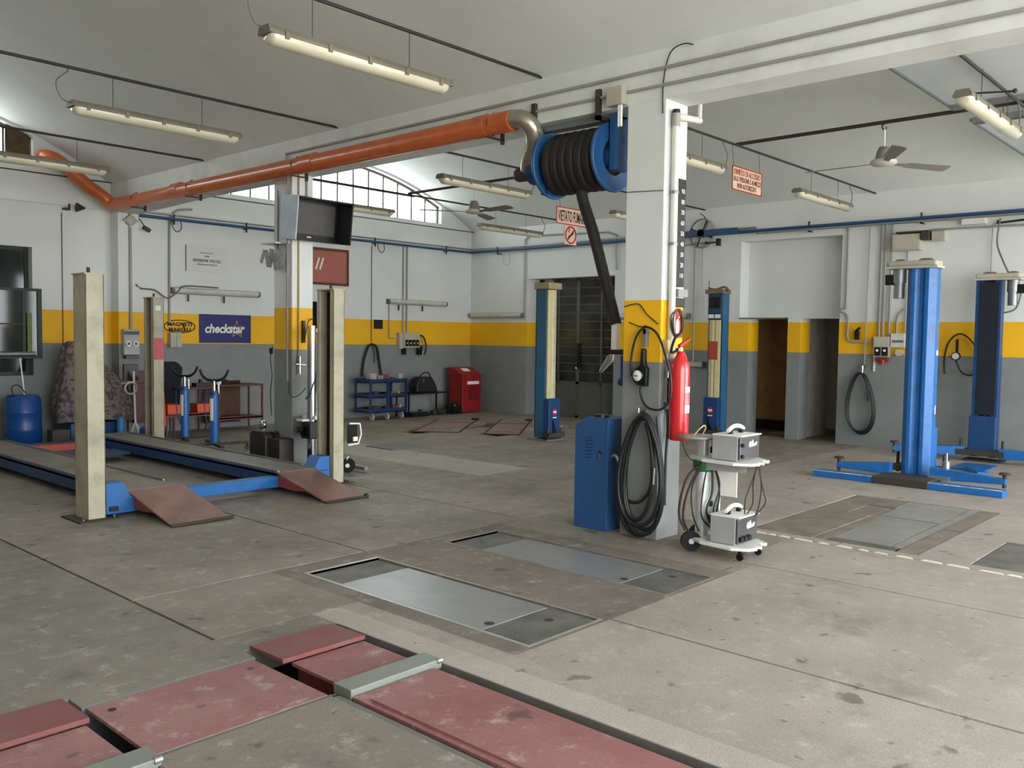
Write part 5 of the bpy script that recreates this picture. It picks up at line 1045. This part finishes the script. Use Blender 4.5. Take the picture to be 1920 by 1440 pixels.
t = wthing('blue_drum', 'blue plastic drum with a thin rod standing out of it, far left', 'drum', (4.45, 13.2, 0))
M().lathe([(0, 0), (.20, 0), (.225, .03), (.228, .22), (.235, .24), (.228, .26), (.228, .46), (.235, .48), (.228, .50), (.22, .66), (.19, .71), (0, .715)], (4.45, 13.2, 0), 28).obj('barrel', BLUEDRUM, t)
M().cyl((4.47, 13.2, .70), (4.42, 13.2, 1.22), .010).obj('rod', WHITEP, t)
M().tube([(4.3, 13.1, .70), (4.26, 13.05, .82), (4.32, 13.0, .86), (4.45, 13.1, .74)], .008, 6).obj('wire', DARK, t)
# draped machine
FL = bpy.data.materials.new('floral_cloth'); FL.use_nodes = True; nt = FL.node_tree; b = nt.nodes['Principled BSDF']; gg = nt.nodes.new('ShaderNodeNewGeometry')
vv = nt.nodes.new('ShaderNodeTexVoronoi'); vv.inputs['Scale'].default_value = 14; nn = nt.nodes.new('ShaderNodeTexNoise'); nn.inputs['Scale'].default_value = 9; nn.inputs['Detail'].default_value = 6
rp = nt.nodes.new('ShaderNodeValToRGB'); cr_ = rp.color_ramp; cr_.elements[0].position = .3; cr_.elements[0].color = lin('#3c2b30')+(1,); cr_.elements[1].position = .7; cr_.elements[1].color = lin('#6c6a5c')+(1,)
for p, h in ((.42, '#5f5058'), (.52, '#857a74'), (.6, '#463e3c')): e = cr_.elements.new(p); e.color = lin(h)+(1,)
nt.links.new(gg.outputs['Position'], nn.inputs['Vector']); nt.links.new(nn.outputs['Fac'], rp.inputs['Fac'])
mx = nt.nodes.new('ShaderNodeMixRGB'); mx.blend_type = 'MULTIPLY'; mx.inputs['Fac'].default_value = .2; nt.links.new(gg.outputs['Position'], vv.inputs['Vector']); nt.links.new(rp.outputs['Color'], mx.inputs['Color1']); nt.links.new(vv.outputs['Color'], mx.inputs['Color2']); nt.links.new(mx.outputs[0], b.inputs['Base Color']); b.inputs['Roughness'].default_value = .9
cloth = M(); random.seed(5); n = 36; rows = [(1.42, .10, -.22), (1.36, .17, -.20), (1.18, .23, -.14), (.98, .36, -.04), (.78, .48, .03), (.58, .54, .05), (.40, .55, .05), (.32, .53, .05)]
vs = [(5.34+rows[0][2], 13.2, 1.46)]
for j, (z, r0, dx) in enumerate(rows):
    for i in range(n):
        a = 2*math.pi*i/n; rr = r0*(1+.07*math.sin(5*a+j*.4)+.05*math.sin(9*a+1)+random.uniform(-.03, .03))
        vs.append((5.36+dx+rr*math.cos(a)*1.05, 13.22+rr*math.sin(a)*.78, z+.03*math.sin(3*a+j)+random.uniform(-.01, .01)))
fs = [(0, 1+i, 1+(i+1) % n) for i in range(n)]+[(1+j*n+i, 1+(j+1)*n+i, 1+(j+1)*n+(i+1) % n, 1+j*n+(i+1) % n) for j in range(len(rows)-1) for i in range(n)]
cloth.add(vs, fs, True)
cl = cloth.obj('floral_cover', FL); tag(cl, 'faded floral cloth draped over a machine behind the nearest cream post', 'cloth')
so = cl.modifiers.new('s', 'SOLIDIFY'); so.thickness = .008; ss = cl.modifiers.new('d', 'SUBSURF'); ss.levels = 1; ss.render_levels = 1
t = wthing('covered_machine', 'dark blue machine base showing below the floral cloth', 'machine', (5.36, 13.2, 0))
M().box((4.98, 12.95, .05), (5.75, 13.55, .30)).obj('base', BLUED, t, bev=.02); M().cyl((5.36, 13.25, .3), (5.30, 13.25, 1.2), .12).obj('core', DARK, t)
for x in (5.05, 5.68): M().cyl((x, 13.0, 0), (x, 13.0, .06), .05).obj('foot', BLACKP, t)
tag(M().cyl((5.62, 12.80, 0), (5.62, 12.80, .34), .055, n=18).cyl((5.62, 12.80, .34), (5.62, 12.80, .37), .03).obj('blue_cylinder', mat('cyl_lightblue', '#3f7fbf', .35)), 'light blue cylinder just right of the nearest cream post', 'cylinder')
tag(M().box((4.72, 12.9, 0), (4.95, 13.1, .22)).obj('grey_crate', mat('crate_grey', '#4b4540', .8)), 'dim grey box on the floor right beside the blue drum', 'box')
# white tripod
t = wthing('white_stand', 'thin white tripod stand with a ring, beyond the nearest cream post', 'stand', (5.9, 12.95, 0))
M().cyl((5.9, 12.95, .25), (5.88, 12.95, 1.02), .016).obj('pole', WHITEP, t)
for dx, dy in ((-.14, -.08), (.12, -.05), (.0, -.18)): M().cyl((5.9, 12.95, .27), (5.9+dx, 12.95+dy, .01), .012).obj('leg', WHITEP, t)
M().lathe([(.085, -.02), (.105, 0), (.085, .02), (.07, 0), (.085, -.02)], (5.83, 12.93, .77), 22, 'y').obj('ring', mat('ring_white', '#cfcac2', .5), t)
t = wthing('small_screen', 'small black monitor on a shelf bracket between the posts', 'monitor', (5.93, 13.1, .85))
M().box((5.78, 13.05, .88), (6.0, 13.10, 1.12)).obj('screen', BLACKP, t, bev=.008); M().box((5.72, 12.98, .83), (6.08, 13.25, .855)).obj('shelf', mat('shelf_dim', '#8d8676', .5), t); M().cyl((5.9, 13.2, 0), (5.9, 13.2, .84), .018).obj('pole', DARK, t)
tag(M().prism([(5.98, .98), (6.12, .93), (6.20, .70), (6.22, .20), (6.15, .20), (6.10, .50), (5.99, .80)], 12.62, 12.80).obj('orange_board', ORANGEP, bev=.02), 'curved orange plastic piece standing behind the back cream post', 'creeper')
tag(M().box((6.12, 13.42, .2), (6.32, 13.55, 1.0)).obj('maroon_box', MAROON), 'dark maroon box against the wall behind the orange piece', 'box')
tag(M().prism([(5.72, 0), (5.95, 0), (5.94, .18), (5.88, .26), (5.76, .23)], 12.36, 12.52).obj('blue_jug', mat('jug_blue', '#1c55a5', .4), bev=.02), 'blue plastic jug at the foot of the back cream post', 'jug')
t = wthing('dark_jacket', 'dark blue overalls hanging on a peg right of the back cream post', 'clothes', (6.75, 13.5, .5))
M().prism([(6.55, 1.02), (6.62, 1.14), (6.80, 1.14), (6.90, 1.04), (6.86, .72), (6.84, .36), (6.60, .34), (6.60, .7)], 13.42, 13.56).obj('cloth', mat('overall_navy', '#161b24', .9, var=.3, scale=12), t, bev=.03)
# transmission jacks
def jack(x, y, h, rz, label, sh):
    t = thing('transmission_jack', label, 'jack', (x, y, 0), rz, 'blue transmission jacks')
    M().cyl((0, 0, .10), (0, 0, h-.20), .055, n=20).obj('cylinder', mat('jack_blue', '#2864a8', .3, var=.06), t); M().cyl((0, 0, h-.22), (0, 0, h-.16), .065, n=20).obj('collar', BLUED, t)
    M().cyl((0, 0, h-.16), (0, 0, h-.02), .022, n=12).cyl((.06, 0, h-.2), (.06, 0, h-.06), .012).obj('ram', CHROME, t)
    M().add([(.0565*math.cos(a), .0565*math.sin(a), z) for z in (.42, .72) for a in [3.3+1.5*i/6 for i in range(7)]], [(i, i+1, 8+i, 7+i) for i in range(6)], True).obj('label_plate', PAPER, t)
    for s in (-1, 1):
        M().tube([(s*.0, -.0, h-.02), (s*.08, 0, h-.01), (s*.15, 0, h+.04), (s*.19, 0, h+.13)], .022, 8, rf=lambda i, m: 1-.3*i/m).obj('fork_arm', BLACKP, t)
    for k in range(4):
        a = k*R90+.5; c_, s_ = math.cos(a), math.sin(a)
        lg = M().box((.03, -.025, .085), (.46, .025, .12)).xf(Matrix.Rotation(a, 4, 'Z')).obj('leg', RUST, t)
        M().cyl((.44*c_-.012*s_, .44*s_+.012*c_, .035), (.44*c_+.012*s_, .44*s_-.012*c_, .035), .034, n=12).box((.44*c_-.012, .44*s_-.012, .05), (.44*c_+.012, .44*s_+.012, .09)).obj('caster', BLACKP, lg)
    M().tube([(-.06, 0, .3), (-.12, 0, .5), (-.12, 0, h-.2), (-.06, 0, h-.2)], .008, 6).obj('guide_rod', BLUED, t)
jack(6.16, 11.95, 1.0, -.9, 'blue transmission jack with black fork, nearer the back cream post', 1)
jack(6.10, 11.02, .98, -.78, 'blue transmission jack with wide black fork, nearer the left pillar', 1)
# red work tables
def table(label, x0, x1, y0, y1, h, m, shelf_z=.2, black=False, grp='steel work tables by the far left wall'):
    t = wthing('work_table', label, 'table', ((x0+x1)/2, (y0+y1)/2, 0), grp)
    M().box((x0, y0, h-.03), (x1, y1, h)).obj('table_top', BLACKP if black else m, t, bev=.004)
    for x, y in ((x0+.015, y0+.015), (x1-.015, y0+.015), (x0+.015, y1-.015), (x1-.015, y1-.015)): M().box((x-.013, y-.013, 0), (x+.013, y+.013, h-.03)).obj('leg', m, t)
    if shelf_z: M().box((x0, y0, shelf_z), (x1, y1, shelf_z+.02)).box((x0, y0, shelf_z-.02), (x1, y0+.02, shelf_z+.04)).obj('shelf', m, t)
    return t
table('red steel table with a low shelf standing left of the left pillar', 7.36, 8.18, 13.15, 13.6, .76, MAROON)
table('dark red steel table behind the two blue jacks', 6.72, 7.24, 13.1, 13.55, .74, MAROON, .3)
tag(M().cyl((7.52, 13.3, .79), (7.82, 13.3, .79), .032, n=10).sphere((7.56, 13.3, .80), .045, 10, 6, (1.5, 1, 1)).obj('rag_roll', mat('rag_maroon', '#3d1e1e', .9)), 'dark maroon rag roll on the red table', 'rag')
tag(M().lathe([(0, 0), (.04, 0), (.05, .07), (.045, .07), (.037, .01), (0, .01)], (7.44, 13.3, .76), 14).obj('white_cup', WHITEP), 'white cup on the left end of the red table', 'cup')
tag(M().box((7.40, 13.62, .1), (8.02, 13.66, .74)).obj('brown_board', mat('board_dark', '#4e3520', .7, var=.2)), 'dark brown board leaning behind the red table', 'board')
for x0, x1, z, l in ((6.42, 6.62, .34, 'small orange plastic bin right of the back cream post'), (6.98, 7.18, .325, 'orange plastic bin on the shelf between the two blue jacks')):
    M_ = M().prism([(x0, z), (x1, z), (x1+.01, z+.15), (x0-.01, z+.15)], 12.98 if x0 < 6.9 else 13.12, 13.2 if x0 < 6.9 else 13.35)
    o = tag(M_.obj('orange_bin', ORANGEP, bev=.008), l, 'bin', 'orange bins')
tag(M().box((6.35, 12.9, .30), (6.68, 13.3, .34)).box((6.36, 12.92, 0), (6.39, 12.95, .3)).box((6.64, 12.92, 0), (6.67, 12.95, .3)).box((6.36, 13.25, 0), (6.39, 13.28, .3)).box((6.64, 13.25, 0), (6.67, 13.28, .3)).obj('low_stool', MAROON), 'low dark stand under the small orange bin', 'stand')
tag(M().box((7.0, 13.2, .74), (7.3, 13.35, .80)).cyl((7.1, 13.25, .8), (7.1, 13.25, .86), .03).obj('vise', BLACKP), 'dark vise on the table end behind the right blue jack', 'vise')
tag(M().box((6.86, 13.56, .25), (6.93, 13.6, .70)).box((6.98, 13.56, .25), (7.06, 13.6, .70)).obj('pale_boards', mat('board_pale', '#8b8578', .7)), 'pair of pale upright boards behind the table by the jacks', 'board')

# ------------------------------------------------------------------ far left wall, right half
struct(M().box((8.9, 14.1, -.05), (8.95, 14.9, 2.4)).box((8.9, 14.85, -.05), (10.1, 14.9, 2.4)).box((10.05, 14.1, -.05), (10.1, 14.9, 2.4)).box((8.9, 14.1, 2.3), (10.1, 14.9, 2.4)).obj('wall_dark_box', mat('doorway_blackout', '#1c1916', .9)))  # unseen near-black box added behind the doorway to keep daylight out
t = wthing('pin_board', 'pink board in a brown frame with white slashes, on the wall behind the left pillar', 'board', (9.9, 13.78, 2.5))
M().box((9.0, 13.77, 2.56), (10.37, 13.79, 3.17)).obj('panel', PINK, t)
for a, b in (((8.96, 13.76, 3.16), (10.41, 13.80, 3.21)), ((8.96, 13.76, 2.525), (10.41, 13.80, 2.57)), ((10.36, 13.76, 2.57), (10.41, 13.80, 3.16)), ((8.96, 13.76, 2.57), (9.01, 13.80, 3.16))): M().box(a, b).obj('frame_side', mat('frame_brown', '#5d3527', .5), t)
for x in (9.70, 9.79): M().box((x-.018, 13.764, 2.80), (x+.018, 13.769, 3.03), Matrix.Rotation(.35, 3, 'Y')).obj('white_slash', PAPER, t)  # two slanted white strips on the pink panel
tag(M().box((11.05, 13.77, 1.73), (11.25, 13.80, 1.91)).lathe([(0, -.004), (.02, -.004), (.02, 0)], (11.15, 13.77, 1.80), 10, 'y').obj('black_square', mat('black_navy', '#15171f', .4)), 'small black square plate with a blue dot on the yellow band', 'plate')
t = wthing('four_socket_panel', 'beige wall panel with a row of four dark sockets and hanging cables', 'socket panel', (11.93, 13.7, 1.3), 'socket panels')
M().box((11.62, 13.70, 1.34), (11.72, 13.8, 1.66)).obj('side_box', BEIGE, t); M().box((11.72, 13.66, 1.36), (12.14, 13.8, 1.66)).obj('box', BEIGE, t, bev=.01)
for k in range(4): M().box((11.745+.095*k, 13.645, 1.39), (11.82+.095*k, 13.662, 1.52)).obj('socket', BLACKP, t); M().box((11.77+.095*k, 13.64, 1.44), (11.795+.095*k, 13.646, 1.465)).obj('switch', PAPER, t)
M().tube([(12.14, 13.7, 1.62), (12.25, 13.68, 1.58), (12.32, 13.68, 1.42), (12.30, 13.68, 1.26), (12.2, 13.68, 1.22), (12.12, 13.68, 1.36)], .018, 8).obj('cable_loop', mat('cable_brown', '#3a2420', .6), t)
M().box((12.13, 13.64, 1.22), (12.19, 13.75, 1.40)).box((11.74, 13.68, 1.22), (11.79, 13.76, 1.35)).obj('plug', BLACKP, t); M().box((12.20, 13.66, 1.20), (12.225, 13.7, 1.30)).obj('white_clip', WHITEP, t)
tag(M().tube([(10.72, 13.74, .80), (10.76, 13.74, 1.10), (10.86, 13.74, 1.36), (10.96, 13.74, 1.42), (11.08, 13.74, 1.36), (11.14, 13.74, 1.10), (11.20, 13.74, .82)], .024, 8).tube([(10.95, 13.75, 1.42), (11.02, 13.75, 1.28), (11.03, 13.75, 1.05)], .01, 6).obj('hanging_belt', mat('belt_dark', '#231f1c', .7)), 'dark belt or hose looped on a nail above the blue trolley', 'belt')
# blue trolley
t = wthing('tool_trolley', 'dark blue three-tier tool trolley loaded with small parts', 'trolley', (10.83, 13.35, 0))
TB = mat('trolley_blue', '#173461', .4, dirt='#141c2c', damt=.5)
for k, z in enumerate((.14, .42, .70)):
    M().box((10.42, 13.1, z), (11.32, 13.58, z+.015)).box((10.42, 13.1, z), (11.32, 13.115, z+.075)).box((10.42, 13.1, z), (10.435, 13.58, z+.075)).box((11.305, 13.1, z), (11.32, 13.58, z+.075)).box((10.42, 13.565, z), (11.32, 13.58, z+.075)).obj('tray', TB, t)
for x, y in ((10.43, 13.11), (11.30, 13.11), (10.43, 13.56), (11.30, 13.56)): M().box((x-.018, y-.018, .12), (x+.018, y+.018, .78)).obj('upright', TB, t)
M().box((10.80, 13.085, .14), (10.87, 13.10, .78)).obj('front_post', TB, t)
for x, y in ((10.50, 13.15), (10.84, 13.12), (11.22, 13.15)):
    w_ = M().cyl((x-.015, y, .055), (x+.015, y, .055), .055, n=16).obj('caster', mat('caster_white', '#b9b9b6', .4), t); M().box((x-.02, y-.012, .06), (x+.02, y+.012, .14)).obj('fork', GALV, w_)
random.seed(11)
items = []
ic = ['#8f8a86', '#7c3a34', '#b0a69a', '#2c4a80', '#caa83a', '#3a3a3c', '#9c9c9c', '#6d5a40']
descr = {'#8f8a86': 'grey', '#7c3a34': 'dark red', '#b0a69a': 'pale', '#2c4a80': 'blue', '#caa83a': 'yellow', '#3a3a3c': 'dark', '#9c9c9c': 'light grey', '#6d5a40': 'brown'}
spec = [('box', 10.48, .715, .15, .16, 2, 'left end of the top tray of the blue trolley'), ('box', 10.66, .715, .13, .12, 0, 'left middle of the top tray of the blue trolley'), ('box', 10.80, .715, .12, .14, 1, 'middle of the top tray of the blue trolley'),
        ('can', 10.98, .715, .05, .07, 3, 'right of centre on the top tray of the blue trolley'), ('can', 11.07, .715, .035, .06, 6, 'top tray of the blue trolley, next to the blue can'), ('box', 11.17, .715, .10, .15, 2, 'right end of the top tray of the blue trolley'),
        ('box', 10.56, .435, .12, .10, 5, 'left on the middle tray of the blue trolley'), ('box', 10.98, .435, .16, .08, 7, 'middle tray of the blue trolley, right of the front post'), ('can', 11.2, .435, .04, .09, 4, 'right end of the middle tray of the blue trolley'),
        ('can', 10.92, .155, .04, .13, 4, 'bottom tray of the blue trolley by the front post'), ('box', 11.03, .155, .14, .10, 1, 'right of centre on the bottom tray of the blue trolley'), ('can', 11.24, .155, .035, .12, 2, 'right end of the bottom tray of the blue trolley'), ('box', 10.55, .155, .2, .09, 5, 'left on the bottom tray of the blue trolley')]
for kd, x, z, w_, h, ci, l in spec:
    m = mat('item_'+descr[ic[ci]].replace(' ', '_'), ic[ci], .6)
    if kd == 'box': o = M().box((x, 13.18, z+.002), (x+w_, 13.18+w_*.9, z+h)).box((x-.004, 13.176, z+h-.02), (x+w_+.004, 13.184+w_*.9, z+h+.004)).obj('small_box', m)
    else: o = M().lathe([(0, 0), (w_*.9, 0), (w_, .01), (w_, h*.8), (w_*.5, h*.9), (w_*.5, h), (0, h)], (x, 13.22, z+.002), 12).obj('small_can', m)
    tag(o, f'{descr[ic[ci]]} {"box" if kd=="box" else "can"} at the {l}' if 'end' in l or 'middle of' in l else f'{descr[ic[ci]]} {"box" if kd=="box" else "can"}, {l}', 'box' if kd == 'box' else 'can', 'clutter on the blue trolley')
# black table with a bag
t = table('low black tubular table between the blue trolley and the red cabinet', 11.45, 12.55, 13.2, 13.6, .47, BLACKP, 0, True, None)
bgm = mat('bag_black', '#121214', .6, var=.2)
t = wthing('black_bag', 'black tool bag standing on the low black table', 'bag', (12.0, 13.4, .47))
M().prism([(11.70, .472), (12.28, .472), (12.24, .60), (12.12, .78), (11.84, .78), (11.74, .72), (11.70, .60)], 13.25, 13.5).obj('body', bgm, t, bev=.03)
M().tube([(11.82, 13.33, .76), (11.92, 13.3, .86), (12.05, 13.3, .86), (12.14, 13.33, .76)], .014, 6).obj('handle', bgm, t); M().box((11.86, 13.24, .68), (11.885, 13.25, .74)).obj('buckle', CHROME, t)
tag(M().box((11.5, 13.15, 0), (11.95, 13.4, .09)).cyl((11.75, 13.2, .1), (11.75, 13.2, .14), .04).obj('floor_tool', BLACKP), 'dark tool lying on the floor under the left end of the black table', 'tool')
tag(M().cyl((12.2, 13.2, .06), (12.45, 13.25, .06), .06).box((12.1, 13.2, 0), (12.2, 13.3, .1)).obj('floor_pump', DARK), 'dark pump lying on the floor under the right end of the black table', 'tool')
tag(M().box((12.62, 13.15, .0), (12.86, 13.38, .17)).sphere((12.74, 13.26, .17), .09, 12, 6).obj('black_sack', BLACKP), 'small black sack left of the red cabinet', 'sack')
t = wthing('red_cabinet', 'red metal waste cabinet with a sloped lid in the far corner', 'cabinet', (13.15, 13.4, 0))
M().box((12.90, 13.18, .02), (13.45, 13.6, .80)).obj('body', mat('cabinet_red', '#8f171b', .4), t, bev=.01); M().prism([(13.16, .80), (13.6, .80), (13.6, .95), (13.45, .95)], 12.89, 13.46, 'yz').obj('lid', mat('cabinet_red', '#8f171b', .4), t, bev=.006)
M().box((13.04, 13.172, .60), (13.38, 13.18, .665)).obj('white_label', PAPER, t); M().box((13.10, 13.17, .28), (13.36, 13.18, .56)).obj('front_flap', mat('red_dark', '#6f1215', .35), t); M().box((13.05, 13.30, .875), (13.25, 13.42, .905), Matrix.Rotation(.48, 3, 'X')).obj('lid_paper', PAPER, t)

# ------------------------------------------------------------------ right wall fittings
t = wthing('wall_sockets', 'cream socket box with two black sockets and a red plug on the right wall', 'socket panel', (13.65, 4.9, 1.2), 'socket panels')
M().box((13.64, 4.80, 1.38), (13.73, 5.04, 1.69)).obj('box', BEIGE, t, bev=.008)
for y in (4.97, 4.86): M().box((13.62, y-.04, 1.40), (13.645, y+.04, 1.53)).obj('socket', BLACKP, t); M().cyl((13.61, y, 1.48), (13.622, y, 1.48), .02).obj('socket_ring', WHITEP, t)
M().box((13.60, 4.81, 1.31), (13.68, 4.99, 1.37)).cyl((13.6, 4.88, 1.27), (13.6, 4.88, 1.34), .04).obj('red_plug', mat('plug_red', '#8a2a24', .5), t)
M().box((13.69, 5.03, 1.16), (13.73, 5.05, 1.38)).obj('white_drop', WHITEP, t)
t = wthing('white_switch_box', 'white switch box beside the cream sockets, left of the near blue column', 'switch box', (13.65, 4.68, 1.3))
M().box((13.64, 4.58, 1.53), (13.73, 4.79, 1.74)).obj('box', mat('box_whitegrey', '#cfcfca', .45), t, bev=.008); M().box((13.63, 4.60, 1.60), (13.642, 4.76, 1.64)).obj('window', mat('window_grey', '#6f6f6a', .3), t); M().cyl((13.62, 4.66, 1.45), (13.70, 4.66, 1.45), .05, n=14).obj('knob', BEIGE, t)
pts = []
for j in range(3):
    n = 16
    for i in range(n):
        a = 2*math.pi*i/n; c_ = (1-math.cos(a))/2
        pts.append((13.66-.015*j, 5.21+.235*math.sin(a)*(.65+.4*c_)-.03*c_+.012*j, 1.13-.94*c_**.95+.02*j*c_))
pts.append((13.62, 5.10, .95)); pts.append((13.63, 5.08, .70))
tag(M().tube(pts, .014, 8, smooth=3).obj('wall_hose', HOSEB), 'black air hose coiled in an oval on the wall beside the right doorway', 'hose')
tag(M().cyl((13.66, 5.20, 1.10), (13.66, 5.20, 1.24), .018).box((13.66, 5.16, 1.2), (13.73, 5.24, 1.26)).obj('hose_tap', CHROME), 'small chrome tap above the coiled wall hose', 'tap')
tag(M().box((13.66, 5.28, 1.64), (13.72, 5.34, 1.78)).cyl((13.66, 5.31, 1.78), (13.64, 5.25, 1.82), .02).obj('black_gun', BLACKP), 'small black air gun hung on the yellow band near the doorway', 'air gun')
t = wthing('wall_gauge', 'tyre gauge with a looped black hose on the right wall between the blue columns', 'pressure gauge', (13.68, 3.8, 1.5))
M().cyl((13.64, 3.87, 1.42), (13.68, 3.87, 1.42), .06, n=20).obj('body', BLACKP, t); M().cyl((13.632, 3.87, 1.42), (13.64, 3.87, 1.42), .046, n=20).obj('dial', mat('dial_white', '#e9e9e4', .25), t); M().box((13.66, 3.85, 1.47), (13.7, 3.88, 1.66)).obj('stem', BLACKP, t)
M().tube([(13.69, 4.02, 1.16), (13.69, 4.03, 1.40), (13.69, 3.98, 1.62), (13.69, 3.85, 1.74), (13.69, 3.70, 1.66), (13.69, 3.58, 1.45), (13.69, 3.58, 1.25), (13.69, 3.68, 1.15), (13.69, 3.80, 1.2), (13.68, 3.86, 1.33), (13.68, 3.87, 1.38)], .011, 8).obj('hose', HOSEB, t)
tag(M().tube([(13.70, 4.20, 1.62), (13.70, 4.17, 1.4), (13.70, 4.20, 1.2), (13.70, 4.26, 1.05), (13.70, 4.16, 1.12), (13.70, 4.15, 1.3)], .012, 6).obj('black_strap', BLACKP), 'black strap loop on the wall just right of the near blue column', 'strap')
t = wthing('small_outlet_box', 'small grey outlet box on the right wall just right of the extinguisher', 'box', (13.68, 8.1, 1.15), 'junction boxes')
M().box((13.66, 7.98, 1.13), (13.73, 8.26, 1.21)).obj('box', BEIGE, t); M().box((13.65, 7.90, 1.12), (13.72, 7.98, 1.22)).obj('dark_end', DARK, t)
